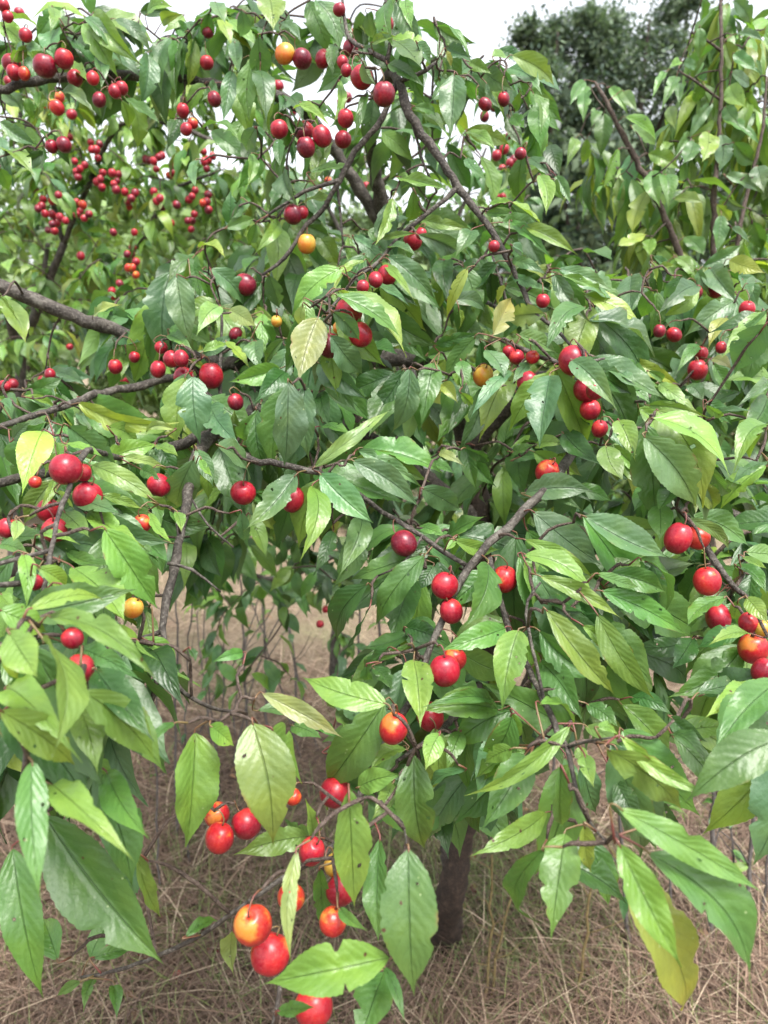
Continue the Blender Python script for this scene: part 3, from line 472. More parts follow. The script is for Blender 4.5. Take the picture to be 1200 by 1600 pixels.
# ------------------------------------------------------------------ leaf geometry
PV = [0, .04, .14, .28, .42, .55, .68, .79, .87, .93, 1]
PW = [0.03, .30, .68, .94, 1, .93, .71, .42, .18, .06, .003]
TINT = {'g': (.070, .165, .038), 's': (.074, .158, .066), 'l': (.126, .236, .046), 'y': (.195, .275, .045), 'd': (.036, .100, .024), 'p': (.190, .275, .085)}  # s: bluish sky sheen of up-facing leaves, painted into the base colour
def leaf_grid(NV, NU, serr=0.0, notches=(), shape=1.0, fold=0.3, curl=0.1, bow=0.0, wave=0.0, ph=0.0, wr=0.42):
    """local leaf: y along the midrib 0..1, x across, z towards the upper face; wr = width / length"""
    t = np.linspace(0, 1, NV + 1); u = np.linspace(-1, 1, NU + 1)
    prof = np.interp(t ** shape, PV, PW)
    Tm, U = np.meshgrid(t, u, indexing='ij'); w = np.repeat(prof[:, None], NU + 1, 1) * wr / 2
    edge = np.abs(U) > 0.99
    if serr: w = np.where(edge & (np.arange(NV + 1) % 2 == 1)[:, None], w * (1 - serr) - 0.001, w)
    for side, t0, dp, wd in notches:
        cut = 1 - dp * np.clip(1.6 * np.exp(-((Tm - t0) / wd) ** 2) - 0.15, 0, 1)
        w = np.where(np.sign(U) == side, w * cut, w)
    au = np.abs(U)
    x = U * w * np.cos(fold) + bow * np.sin(math.pi * Tm)
    z = au * w * np.sin(fold) * (1 - 0.35 * au) + curl * 4 * Tm * (1 - Tm) * 0.6 - curl * 0.8 * Tm ** 3
    z = z + wave * np.sin(Tm * 17 + ph + (U > 0) * 1.9) * au ** 2 * prof[:, None] + wave * 0.5 * np.sin(Tm * 7 + ph * 2) * U
    V = np.stack([x, Tm, z], -1).reshape(-1, 3); UV = np.stack([U * 0.5 + 0.5, Tm], -1).reshape(-1, 2)
    i = np.arange((NV + 1) * (NU + 1)).reshape(NV + 1, NU + 1)
    Fc = np.stack([i[:-1, :-1], i[:-1, 1:], i[1:, 1:], i[1:, :-1]], -1).reshape(-1, 4)
    return V, UV, Fc
def frame(a, n):                                # columns: across, along, normal
    a = unit(a); n = unit(n - a * (n @ a)); b = np.cross(a, n); return np.stack([b, a, n], 1)
# cheap templates for the crowd
TEMPL = [leaf_grid(9, 4, 0, (), sh, fo, cu, bo, 0.022, k, wr) for k, (sh, fo, cu, bo, wr) in enumerate(
    [(1, .35, .12, .02, .42), (.92, .2, .2, -.03, .40), (1.1, .5, .05, .04, .44), (.95, .3, .28, -.02, .38), (1, .1, .15, .05, .45), (1.05, .6, .22, 0, .40)])]
TEMPL += [leaf_grid(9, 4, 0, (), sh, fo, cu, bo, 0.02, k, wr) for k, (sh, fo, cu, bo, wr) in enumerate([(1, .5, .2, .03, .27), (.95, .35, .3, -.04, .25), (1.05, .6, .12, .02, .30)])]
class Crowd:
    def __init__(s): s.items = []
    def add(s, p, M, L, tint, k): s.items.append((p, M, L, tint, k))
    def build(s, name, mat, parent, items=None):
        V, U, T, Fc, n = [], [], [], [], 0
        for p, M, L, tint, k in (s.items if items is None else items):
            v, uv, f = TEMPL[k]; V.append((v * L) @ M.T + p); U.append(uv); T.append(np.tile(tint, (len(v), 1))); Fc.append(f + n); n += len(v)
        o = mesh_obj(name, np.vstack(V), np.vstack(Fc), mat, parent, np.vstack(U), np.vstack(T)); o['kind'] = 'stuff'; return o
def jitter(c, s=0.16):
    c = np.array(c) * rng.normal(1, s); return np.clip(c * rng.normal(1, 0.06, 3), 0.01, 0.5)

lit = Crowd(); x, y = field(420, 1.2, 6)
for xx, yy in zip(x, y):
    az = rng.uniform(0, 6.28); M = frame(np.array([math.cos(az), math.sin(az), rng.normal(0, .15)]), np.array([0, 0, 1.0]) + rng.normal(0, .35, 3))
    lit.add(np.array([xx, yy, hgt(xx, yy) + rng.uniform(.02, .05)]), M, rng.uniform(.04, .085), np.array([.15, .085, .045]) * rng.uniform(.5, 1.6), int(rng.integers(6)))
lo = lit.build('leaf_litter', M_LEAF_FAR, None); lo['label'] = 'curled brown dead leaves scattered on the dry grass'; lo['category'] = 'leaf litter'

# ------------------------------------------------------------------ the plum tree in front
TREE = empty('plum_tree', 'nearest plum tree, drooping branches full of leaves and red fruit filling the picture', 'tree')
class Skeleton:                                 # sampled wood, with the branch each sample belongs to
    def __init__(s): s.p = np.zeros((0, 3)); s.r = np.zeros(0); s.o = []
    def add(s, P, R, owner): s.p = np.vstack([s.p, P]); s.r = np.concatenate([s.r, R]); s.o += [owner] * len(P)
    def index(s, q): return int(((s.p - q) ** 2).sum(1).argmin())
    def nearest(s, q):
        i = s.index(q); return s.p[i], float(np.linalg.norm(s.p[i] - q)), s.r[i]
    def owner(s, q): return s.o[s.index(q)]
SK = Skeleton()
def limb(tree, sk, pts, name='branch', sides=9, mat=None, step=0.014, knob=0.065):
    """pts: (x, y, depth or None, width) in photo pixels"""
    P, R = [], []
    for x, y, d, w in pts:
        dd = depth(x, y) + 0.01 if d is None else d
        P.append(at(x, y, dd)); R.append(max(w * dd / F / 2, 0.0008))
    S, rr = spline(P, R, step)
    if len(S) > 6: S[1:-1] += rng.normal(0, 0.0009, (len(S) - 2, 3)) * np.clip(rr[1:-1, None] / 0.005, 0.3, 1.5)
    V, Fc = tube_mesh(*tube(S, rr, sides, knob))
    o = mesh_obj(name, V, np.array(Fc, dtype=object), mat or M_BARK, tree); sk.add(S, rr, o); return o
g0 = ground_at(692, 1500); gd = float((g0 - CAM) @ FWD)
trunk = limb(TREE, SK, [(684, 1540, gd * 1.0, 130), (689, 1496, gd, 74), (694, 1460, gd * .995, 52), (704, 1400, 1.93, 44), (722, 1310, 1.88, 40), (748, 1200, 1.8, 38), (762, 1080, 1.7, 36), (760, 960, 1.62, 42), (750, 820, 1.58, 38), (735, 700, 1.55, 34)], 'trunk', 14, M_TRUNK, 0.025, 0.06)
LIMBS = [
 [(708, 1380, 1.92, 30), (700, 1300, 1.9, 28), (690, 1200, 1.85, 26), (740, 1140, 1.8, 26), (805, 1120, 1.7, 30), (850, 1020, 1.5, 26), (930, 900, 1.4, 22), (1000, 850, 1.32, 20), (1110, 800, 1.3, 15), (1200, 826, 1.25, 13), (1300, 860, 1.2, 8)],
 [(735, 700, 1.55, 34), (680, 520, 1.6, 30), (612, 380, 1.6, 24), (586, 270, 1.5, 20), (578, 215, 1.4, 18), (590, 150, 1.2, 18), (612, 112, 1.08, 17)],
 [(735, 700, 1.55, 28), (830, 600, 1.45, 24), (900, 590, 1.3, 20), (935, 630, 1.1, 17), (905, 690, .97, 15), (870, 742, .9, 15), (830, 787, .85, 14), (792, 826, .82, 15), (765, 850, .80, 14), (735, 885, .785, 13), (705, 935, .76, 12), (685, 985, .75, 11), (664, 1032, .74, 12), (640, 1095, .72, 12), (598, 1165, .69, 11), (572, 1220, .68, 11), (523, 1318, .66, 10), (458, 1362, .64, 9), (398, 1402, .64, 8), (293, 1472, .66, 7), (187, 1515, .70, 6), (127, 1527, .74, 4)],
 [(750, 820, 1.58, 30), (600, 700, 1.45, 26), (450, 640, 1.25, 24), (345, 672, 1.0, 22), (305, 720, .9, 18), (292, 785, .84, 15), (280, 850, .79, 14), (268, 905, .76, 14), (257, 955, .74, 13), (255, 1005, .72, 10), (265, 1050, .71, 8), (287, 1082, .69, 7), (330, 1105, .66, 6), (385, 1115, .63, 5)],
 [(690, 560, 1.6, 30), (450, 560, 1.45, 30), (300, 565, 1.3, 30), (195, 522, 1.22, 21), (130, 500, 1.2, 21), (70, 475, 1.18, 21), (0, 448, 1.16, 21), (-60, 425, 1.15, 22)],
 [(612, 380, 1.6, 20), (510, 215, 1.5, 18), (450, 158, 1.42, 17), (380, 140, 1.4, 15), (290, 124, 1.38, 14), (200, 116, 1.36, 14), (120, 119, 1.34, 15), (50, 127, 1.3, 15), (0, 141, 1.28, 13), (-50, 152, 1.27, 10)],
 [(345, 672, 1.0, 18), (200, 718, .9, 16), (85, 735, .84, 15), (0, 754, .80, 15), (-70, 775, .76, 10)],
 [(612, 112, 1.08, 15), (625, 132, 1.05, 15), (640, 180, 1.04, 14), (690, 252, 1.04, 13), (716, 291, 1.04, 13), (752, 337, 1.04, 10), (785, 388, 1.03, 9), (806, 432, 1.02, 8), (832, 482, 1.0, 7), (866, 512, .98, 6), (892, 540, .95, 5)],
 [(622, 128, 1.05, 10), (606, 165, 1.05, 9), (590, 198, 1.06, 10), (555, 236, 1.07, 9), (530, 282, 1.08, 9), (510, 320, 1.1, 8), (480, 352, 1.11, 7), (445, 402, 1.12, 6), (410, 430, 1.12, 5)],
 [(530, 282, 1.08, 7), (475, 300, 1.09, 6), (420, 335, 1.1, 4)],
 [(527, 290, 1.09, 5), (532, 335, 1.1, 4), (536, 385, 1.1, 3)],
 [(622, 128, 1.05, 8), (640, 122, 1.04, 7), (665, 110, 1.04, 7), (682, 97, 1.04, 4)],
 [(612, 112, 1.08, 12), (605, 95, 1.06, 9), (612, 65, 1.06, 7), (604, 20, 1.06, 5), (600, -30, 1.06, 4)],
 [(605, 95, 1.06, 8), (570, 75, 1.1, 7), (545, 60, 1.12, 6), (536, 10, 1.14, 5), (530, -40, 1.15, 4)],
 [(716, 291, 1.04, 9), (694, 313, 1.04, 8), (667, 334, 1.04, 7), (617, 377, 1.05, 7), (590, 412, 1.03, 6), (560, 430, 1.0, 5), (535, 460, .93, 5), (510, 490, .9, 4)],
 [(644, 192, 1.04, 5), (655, 232, 1.05, 4), (662, 257, 1.05, 4), (683, 300, 1.06, 3)],
 [(345, 672, 1.0, 13), (390, 715, .88, 11), (440, 726, .86, 10), (500, 740, .85, 9), (560, 772, .84, 9), (597, 800, .84, 8), (660, 838, .82, 8), (693, 863, .80, 8), (730, 884, .79, 7)],
 [(345, 640, 1.1, 14), (290, 592, 1.15, 13), (220, 602, 1.1, 13), (150, 618, 1.02, 13), (95, 636, .95, 11), (20, 660, .85, 9), (-40, 680, .8, 6)],
 [(200, 718, .9, 10), (150, 706, .76, 9), (135, 705, .70, 9), (113, 737, .665, 9), (103, 772, .645, 9), (92, 802, .62, 8), (80, 860, .58, 8), (62, 957, .54, 8), (45, 1050, .50, 7), (42, 1150, .47, 6), (28, 1260, .46, 5)],
 [(80, 860, .58, 8), (40, 870, .57, 7), (-20, 886, .55, 7)],
 [(70, 910, .56, 8), (22, 912, .55, 9), (-30, 918, .54, 9)],
 [(935, 630, 1.1, 13), (1000, 720, 1.0, 11), (1060, 790, .86, 11), (1090, 835, .81, 11), (1120, 880, .79, 10), (1150, 920, .78, 9), (1178, 942, .77, 8), (1215, 970, .74, 8), (1262, 1040, .62, 7), (1250, 1110, .55, 6), (1225, 1150, .53, 5)],
 [(765, 870, .80, 9), (785, 950, .79, 9), (805, 1005, .75, 10), (833, 1060, .70, 10), (850, 1095, .66, 10), (872, 1147, .62, 9), (886, 1168, .60, 8), (893, 1200, .58, 8), (905, 1250, .56, 7), (922, 1285, .53, 6), (948, 1316, .49, 4)],
 [(757, 1100, 1.7, 14), (755, 1068, 1.2, 12), (717, 1110, .9, 11), (688, 1142, .80, 9), (620, 1190, .76, 7)],
 [(345, 672, 1.0, 8), (344, 600, 1.02, 7), (346, 540, 1.04, 5), (346, 490, 1.05, 4)],
 [(830, 600, 1.45, 10), (800, 545, 1.05, 8), (850, 560, .92, 7), (892, 569, .87, 6), (945, 560, .85, 4)],
 [(257, 985, .73, 9), (238, 992, .73, 8), (212, 1000, .72, 6)],
 [(256, 1010, .72, 9), (248, 1050, .72, 8), (236, 1100, .72, 7)],
 [(290, 800, .84, 7), (250, 800, .85, 8), (205, 805, .84, 7), (150, 830, .8, 4)],
 [(294, 770, .85, 4), (325, 820, .84, 4), (365, 855, .84, 3)],
 [(262, 880, .75, 6), (300, 890, .75, 5), (345, 925, .76, 3)],
 [(572, 1220, .68, 9), (560, 1190, .70, 7), (545, 1170, .72, 5)],
 [(458, 1362, .64, 6), (450, 1450, .62, 8), (438, 1545, .58, 8), (425, 1610, .56, 8)],
 [(572, 1220, .68, 6), (600, 1260, .62, 5), (628, 1285, .56, 4), (635, 1320, .51, 3)],
 [(660, 838, .82, 5), (630, 880, .81, 4), (590, 900, .82, 3)],
 [(930, 900, 1.4, 10), (880, 870, 1.0, 8), (820, 860, .82, 5)],
 [(850, 1095, .66, 6), (822, 960, .69, 5), (830, 930, .69, 4), (845, 910, .69, 3)],
 [(886, 1168, .60, 5), (920, 1158, .57, 4), (960, 1152, .54, 3)],
 [(755, 470, 1.2, 7), (790, 480, 1.03, 6), (770, 400, 1.03, 4)],
]
for L_ in LIMBS: limb(TREE, SK, L_)

# the leaves that can be told apart
def parse(s): return [tuple(q.split(',')) for q in s.replace('\n', '').split(';') if q]
UP = np.array([0, 0, 1.0])
def hand_leaves(ox, oy, rows, dfun):
    out = []
    for q in rows:
        bx, by, tx, ty, w = [float(v) / 3 for v in q[:5]]
        bx += ox; tx += ox; by += oy; ty += oy
        code = q[5]; off = float(q[6]) if len(q) > 6 else 0.0
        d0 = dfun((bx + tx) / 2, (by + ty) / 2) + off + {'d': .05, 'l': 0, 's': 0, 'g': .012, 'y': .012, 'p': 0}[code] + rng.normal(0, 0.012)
        lp = math.hypot(tx - bx, ty - by); real = lp * d0 / F
        # shorter looking leaves lean towards or away from the lens
        lean = 0.0
        if real < 0.085: lean = min(math.sqrt(0.085 ** 2 - real ** 2), real * 0.9) * rng.choice([-1, -1, 1])
        lean += rng.normal(0, 0.15) * real
        out.append((at(bx, by, d0 - lean / 2), at(tx, ty, d0 + lean / 2), w, d0, code, lp * w))
    return out
def leaf_solid(base, tip, wpx, d0, code, sk, stalk=True):
    a = tip - base; L = np.linalg.norm(a); a = a / L
    tocam = unit(CAM - (base + tip) / 2)
    n = tocam * 1.0 + UP * rng.uniform(0.1, 0.75) + rng.normal(0, 0.28, 3)
    if code == 'p' and rng.random() < 0.4: n = tocam + rng.normal(0, 0.2, 3)
    M = frame(a, n)
    vis = math.sqrt(max(0.12, 1 - (M[:, 0] @ tocam) ** 2))
    fold = rng.uniform(0.2, 0.8); wr = wpx * d0 / F / vis / math.cos(fold) ** 0.6 / L
    wr = min(wr, 0.54)
    nn = []
    for _ in range(rng.choice([0, 1, 1, 2, 3, 4])): nn.append((rng.choice([-1, 1]), rng.uniform(0.2, 0.9), rng.uniform(0.1, 0.42), rng.uniform(0.012, 0.04)))
    V, UV, Fc = leaf_grid(40, 8, 0.028, nn, rng.uniform(0.85, 1.12), fold, rng.uniform(-0.02, 0.22), rng.normal(0, 0.045), rng.uniform(0.010, 0.03), rng.uniform(0, 6), wr)
    V = (V * L) @ M.T + base
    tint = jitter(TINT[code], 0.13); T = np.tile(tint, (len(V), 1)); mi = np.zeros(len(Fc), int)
    if rng.random() < 0.6: T = T * (1 + np.array([0.5, 0.2, 0.0]) * rng.uniform(0.2, 1.2) * UV[:, 1:2] ** 2)
    keep = np.ones(len(Fc), bool); ring = []
    if rng.random() < 0.45:                     # eaten holes with a ragged round rim
        for _ in range(int(rng.integers(1, 3))):
            r_, c_ = int(rng.integers(6, 33)), int(rng.integers(1, 7))
            if not keep[[r_ * 8 + c_, (r_ + 1) * 8 + c_]].all(): continue
            keep[[r_ * 8 + c_, (r_ + 1) * 8 + c_]] = False
            g_ = lambda i, j: i * 9 + j
            loop = [g_(r_, c_), g_(r_, c_ + 1), g_(r_ + 1, c_ + 1), g_(r_ + 2, c_ + 1), g_(r_ + 2, c_), g_(r_ + 1, c_)]
            ce = V[loop].mean(0); k = len(V); sc_ = rng.uniform(0.3, 0.75)
            inner = [ce + (V[q] - ce) * min(0.92, sc_ * rng.uniform(0.75, 1.2) * (1.25 if e in (2, 5) else 0.85)) for e, q in enumerate(loop)]
            V = np.vstack([V, inner]); UV = np.vstack([UV, UV[loop]]); T = np.vstack([T, np.tile(tint * 0.7, (6, 1))])
            ring += [(loop[e], loop[(e + 1) % 6], k + (e + 1) % 6, k + e) for e in range(6)]
    faces = [tuple(f) for f in Fc[keep]] + ring; mi = np.zeros(len(faces), int)
    if stalk:                                  # its own stalk back to the nearest wood
        q, dist, _ = sk.nearest(base - a * 0.006)
        S, R = spline([base + a * 0.003, base - a * min(0.22 * dist, 0.006), q], [0.0007, .0007, .0010], 0.006)
        v, f = tube_mesh(*tube(S, R, 5)); k = len(V)
        V = np.vstack([V, v]); UV = np.vstack([UV, np.tile([.5, 0], (len(v), 1))]); T = np.vstack([T, np.tile([.2, .08, .05], (len(v), 1))])
        faces += [tuple(i + k for i in ff) for ff in f]; mi = np.concatenate([mi, np.ones(len(f), int)])
    return V, faces, UV, T, mi
def grow_twig(tree, sk, q, reach, store=None, w=(0.0016, 0.0009)):
    """a thin twig from the nearest wood towards q when the wood is further than reach"""
    p, dist, r = sk.nearest(q)
    if dist <= reach: return None
    end = q + (p - q) / dist * reach * 0.35
    mid = (p + end) / 2 + np.array([0, 0, 0.10 * dist]) + rng.normal(0, 0.06 * dist, 3)
    m2 = p * 0.2 + end * 0.8 + np.array([0, 0, 0.07 * dist]) + rng.normal(0, 0.02 * dist, 3)
    S, R = spline([p, mid, m2, end], [min(w[0] + dist * 0.004, max(r * 0.8, w[0])), w[0] + dist * 0.002, w[0], w[1]], max(0.012, dist / 14))
    V, Fc = tube_mesh(*tube(S, R, 6 if store is None else 4, 0.05)); own = sk.owner(p); sk.add(S, R, own)
    if store is None: return mesh_obj('twig', V, np.array(Fc, dtype=object), M_TWIG, own)
    store.append((V, Fc)); return S
HAND = []
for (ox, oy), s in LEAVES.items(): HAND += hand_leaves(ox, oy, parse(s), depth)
near = []
for h in HAND:                                  # leaves sit in tufts: a neighbour a little further in shares the shoot
    x0, y0, dd = project(h[0]); x1, y1, _ = project(h[1])
    for _ in range((1 if rng.random() < 0.85 else 0) + (1 if rng.random() < 0.4 else 0)):
        ang = rng.normal(0, 0.6); vx, vy = x1 - x0, y1 - y0; s_ = rng.uniform(0.75, 1.1)
        lp_ = math.hypot(vx, vy); s_ *= min(1.6, max(1.0, 0.075 * F / h[3] / max(lp_, 1)))
        ex, ey = (vx * math.cos(ang) - vy * math.sin(ang)) * s_, (vx * math.sin(ang) + vy * math.cos(ang)) * s_ + 0.25 * lp_
        if 900 < y0 < 1230 and 255 < x0 < 600: continue
        if y1 > 1300 and rng.random() < (0.6 if x0 < 900 else 0.85): continue
        if y1 + 0.25 * lp_ > 1500: continue
        if x0 < 250 and y0 > 880 and rng.random() < 0.35: continue
        if y0 < 330 and rng.random() < 0.45: continue
        d1 = h[3] + rng.uniform(0.035, 0.11); sx_, sy_ = x0 + rng.normal(0, 9), y0 + rng.normal(0, 9)
        L2 = math.hypot(ex, ey)
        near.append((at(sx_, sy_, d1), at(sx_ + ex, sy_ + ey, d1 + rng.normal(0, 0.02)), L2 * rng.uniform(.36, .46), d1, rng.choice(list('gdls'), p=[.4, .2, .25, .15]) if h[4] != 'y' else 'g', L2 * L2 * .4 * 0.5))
HAND += near
HAND.sort(key=lambda h: -h[5])
order = sorted(HAND, key=lambda h: SK.nearest(h[0])[1])
for h in order: grow_twig(TREE, SK, h[0], 0.035)
rest = []
NPART = 300
for i, h in enumerate(HAND):
    V, faces, UV, T, mi = leaf_solid(*h[:5], SK)
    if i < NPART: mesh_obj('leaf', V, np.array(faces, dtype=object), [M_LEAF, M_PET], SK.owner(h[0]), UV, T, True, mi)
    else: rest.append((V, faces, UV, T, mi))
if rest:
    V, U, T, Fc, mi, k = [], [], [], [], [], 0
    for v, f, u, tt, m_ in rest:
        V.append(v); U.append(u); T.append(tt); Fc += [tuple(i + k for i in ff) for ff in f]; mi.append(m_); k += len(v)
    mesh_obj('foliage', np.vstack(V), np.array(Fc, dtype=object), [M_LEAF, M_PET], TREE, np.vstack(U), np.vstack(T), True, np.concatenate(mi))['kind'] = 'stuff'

# the mass of leaves behind them
def spray(crowd, S, nleaf, span, size, mixc, droop=0.75, kinds=(0, 6)):
    """leaves along the end of a twig"""
    seg = np.linalg.norm(np.diff(S, axis=0), axis=1); tot = seg.sum(); cum = np.concatenate([[0], np.cumsum(seg)])
    for k in range(nleaf):
        s = tot - span * min(1, tot / span) * (k + rng.random() * 0.5) / nleaf
        p = np.array([np.interp(s, cum, S[:, j]) for j in range(3)]); i = min(len(S) - 2, int(np.searchsorted(cum, s)) - 1)
        d = unit(S[i + 1] - S[i]); az = rng.uniform(0, 2 * math.pi)
        out = np.array([math.cos(az), math.sin(az), 0]) + d * 0.5
        a = unit(unit(out) * rng.uniform(0.35, 1.0) - UP * rng.uniform(0.2, 1.2) * droop * 1.3)
        n = UP * 1.0 + rng.normal(0, 0.45, 3) + np.array([0, -0.35, 0])
        M = frame(a, n); L = rng.uniform(*size)
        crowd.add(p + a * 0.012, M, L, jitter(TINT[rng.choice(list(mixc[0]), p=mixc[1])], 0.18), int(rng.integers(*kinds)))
MIXC = ('gdsly', [.32, .34, .17, .13, .04])
def fill(tree, sk, zones, size=(0.07, 0.115), nleaf=(6, 10), mixc=MIXC, span=0.2, droop=0.75, kinds=(0, 6)):
    crowd = Crowd(); wood = []
    pts = []
    for x0, y0, x1, y1, d0, d1, n in zones:
        for _ in range(n): pts.append(at(rng.uniform(x0, x1), rng.uniform(y0, y1), rng.uniform(d0, d1)))
    pts.sort(key=lambda q: sk.nearest(q)[1])
    for q in pts:
        S = grow_twig(tree, sk, q, 0.03, wood, (0.0022, 0.001))
        if S is None: continue
        spray(crowd, S, int(rng.integers(*nleaf)), span, size, mixc, droop, kinds)
    V, Fc, k = [], [], 0
    for v, f in wood: V.append(v); Fc += [tuple(i + k for i in ff) for ff in f]; k += len(v)
    mesh_obj('twigs', np.vstack(V), np.array(Fc, dtype=object), M_TWIG, tree)['kind'] = 'stuff'
    return crowd
ZONES = [(0, 0, 420, 130, 1.35, 1.8, 26), (380, 0, 690, 400, 1.35, 1.9, 28), (650, 70, 860, 400, 1.3, 1.9, 13), (180, 390, 900, 560, 1.2, 1.8, 46), (860, 410, 1200, 640, 1.25, 1.8, 40),
 (0, 580, 420, 780, 1.1, 1.8, 36), (380, 560, 620, 800, 1.1, 1.9, 24), (620, 560, 860, 640, 1.2, 1.9, 14), (840, 560, 1200, 860, 1.05, 1.8, 40), (600, 780, 900, 930, 1.0, 1.6, 26), (860, 820, 1200, 1010, .95, 1.6, 28), (0, 800, 220, 1000, .78, 1.2, 14), (280, 760, 560, 850, 1.2, 2.0, 8),
 (830, 1000, 1200, 1150, .9, 1.5, 18), (560, 960, 800, 1160, .95, 1.5, 12), (-60, 980, 180, 1160, .6, .9, 12), (-60, 1000, 150, 1200, .62, .8, 6), (600, 1080, 790, 1220, .8, 1.1, 9), (1180, 400, 1400, 1000, 1.0, 1.6, 25), (-200, 550, 0, 1000, .8, 1.5, 20)]
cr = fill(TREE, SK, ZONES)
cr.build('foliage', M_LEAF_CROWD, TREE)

# ------------------------------------------------------------------ plum trees and growth behind
def back_tree(name, label, cat, trunk_px, limbs, zones, npart=300, **kw):
    tr = empty(name, label, cat); sk = Skeleton()
    limb(tr, sk, trunk_px, 'trunk', 10, M_BARK, 0.05, 0.05)
    for l in limbs: limb(tr, sk, l, step=0.04)
    c = fill(tr, sk, zones, **kw)
    vis = []
    for it in c.items:
        x, y, d = project(it[0]); vis.append((d if (0 < x < 1200 and 0 < y < 1000) else 99, it))
    idx = sorted(range(len(vis)), key=lambda i: vis[i][0])
    first = [c.items[i] for i in idx[:npart]]; others = [c.items[i] for i in idx[npart:]]
    cache = {}
    for p, M, L, tint, k in first:              # leaf objects that share a few meshes
        key = (k, int(rng.integers(4)))
        o = None
        if key not in cache:
            v, uv, f = TEMPL[k]; o = mesh_obj('leaf', v, f, M_LEAF_CROWD, sk.owner(p), uv, np.tile(tint, (len(v), 1))); cache[key] = o.data
        else:
            o = bpy.data.objects.new('leaf', cache[key]); COL.objects.link(o); o.parent = sk.owner(p)
        mt = Matrix([[*(M[r] * L), p[r]] for r in range(3)] + [[0, 0, 0, 1]]); o.matrix_world = mt
    if others: c.build('foliage', M_LEAF_CROWD, tr, others)
    return tr, sk
MIXB = ('glys', [.28, .42, .18, .12])
back_tree('plum_tree', 'blurred plum tree behind at upper left, dotted with small red fruit', 'tree',
 [(20, 900, 3.3, 20), (28, 760, 3.25, 18), (34, 560, 3.2, 16), (60, 480, 3.1, 14), (100, 380, 3.0, 11)],
 [[(34, 560, 3.2, 14), (15, 500, 3.0, 12), (0, 440, 2.9, 9), (-40, 380, 2.8, 8)], [(34, 550, 3.2, 12), (60, 470, 3.1, 10), (75, 380, 3.1, 7)], [(60, 480, 3.1, 10), (190, 400, 2.9, 9), (225, 370, 2.8, 7), (270, 300, 2.7, 6), (335, 270, 2.6, 4)],
  [(100, 380, 3.0, 9), (150, 260, 2.8, 8), (190, 195, 2.6, 6), (265, 194, 2.5, 6), (320, 215, 2.45, 6), (380, 242, 2.4, 5), (430, 262, 2.4, 4)], [(100, 380, 3.0, 9), (60, 250, 2.9, 8), (10, 120, 2.9, 5)]],
 [(0, 80, 430, 300, 2.4, 3.4, 125), (0, 250, 400, 560, 2.4, 3.5, 125), (-250, 100, 0, 600, 2.4, 3.4, 40)], mixc=MIXB, nleaf=(7, 11))
back_tree('plum_tree', 'shaded plum tree behind the middle of the crown, with dull grey green leaves', 'tree',
 [(523, 1090, 2.9, 17), (525, 1000, 2.9, 17), (540, 860, 2.8, 15), (590, 740, 2.7, 14), (640, 620, 2.7, 12), (650, 500, 2.8, 10)],
 [[(590, 740, 2.7, 10), (700, 700, 2.5, 8), (800, 720, 2.4, 6), (900, 700, 2.4, 4)], [(640, 620, 2.7, 10), (560, 420, 2.6, 8), (500, 300, 2.6, 5)], [(650, 500, 2.8, 9), (720, 330, 2.7, 6), (760, 230, 2.6, 4)], [(540, 860, 2.8, 10), (430, 905, 2.6, 9), (350, 880, 2.4, 6), (280, 900, 2.3, 4)]],
 [(600, 610, 870, 800, 2.1, 2.9, 60), (420, 200, 840, 500, 2.3, 3.2, 78), (840, 560, 1200, 820, 2.1, 2.9, 30), (270, 760, 620, 880, 2.0, 2.9, 30), (280, 860, 600, 960, 2.0, 3.0, 12), (290, 890, 580, 1090, 2.1, 2.9, 14)], mixc=('gdls', [.35, .2, .25, .2]))
SAP = empty('young_tree', 'slender young tree with long pale drooping leaves at upper right', 'tree'); SS = Skeleton()
limb(SAP, SS, [(1120, 1240, 2.1, 16), (1112, 900, 1.95, 14), (1090, 600, 1.8, 12), (1064, 410, 1.7, 11), (1035, 332, 1.68, 10), (1010, 280, 1.66, 10), (975, 215, 1.64, 9), (948, 160, 1.62, 7), (930, 128, 1.62, 4)], 'trunk', 8, M_TWIG)
limb(SAP, SS, [(1112, 900, 1.95, 12), (1112, 600, 1.85, 10), (1115, 335, 1.75, 9), (1120, 260, 1.74, 7), (1125, 180, 1.73, 6), (1127, 90, 1.72, 6), (1126, 0, 1.72, 5), (1125, -60, 1.72, 3)], mat=M_TWIG)
limb(SAP, SS, [(1112, 600, 1.85, 8), (1150, 390, 1.7, 7), (1168, 300, 1.68, 6), (1190, 210, 1.66, 5), (1198, 120, 1.66, 3)], mat=M_TWIG)
limb(SAP, SS, [(1125, 155, 1.73, 4), (1090, 130, 1.7, 4), (1060, 110, 1.7, 3)], mat=M_TWIG)
limb(SAP, SS, [(1127, 80, 1.72, 4), (1100, 60, 1.7, 4), (1080, 50, 1.7, 3)], mat=M_TWIG)
for h in sorted(hand_leaves(800, 0, parse(SAPLING_LEAVES), lambda x, y: 1.66 + 0.12 * math.sin(x * 0.05 + y * 0.03)), key=lambda h: SS.nearest(h[0])[1]):
    grow_twig(SAP, SS, h[0], 0.04)
    V, faces, UV, T, mi = leaf_solid(*h[:5], SS)
    mesh_obj('leaf', V, np.array(faces, dtype=object), [M_LEAF, M_PET], SS.owner(h[0]), UV, T, True, mi)
c = fill(SAP, SS, [(1080, 0, 1230, 90, 1.72, 2.1, 9), (1030, 60, 1230, 200, 1.72, 2.1, 18), (1000, 180, 1230, 420, 1.72, 2.2, 26), (930, 240, 1060, 420, 1.76, 2.2, 9), (1200, 0, 1320, 500, 1.7, 2.2, 20)], size=(0.09, 0.15), mixc=('gly', [.25, .55, .2]), span=0.22, droop=1.5, kinds=(6, 9))
c.build('foliage', M_LEAF_CROWD, SAP)

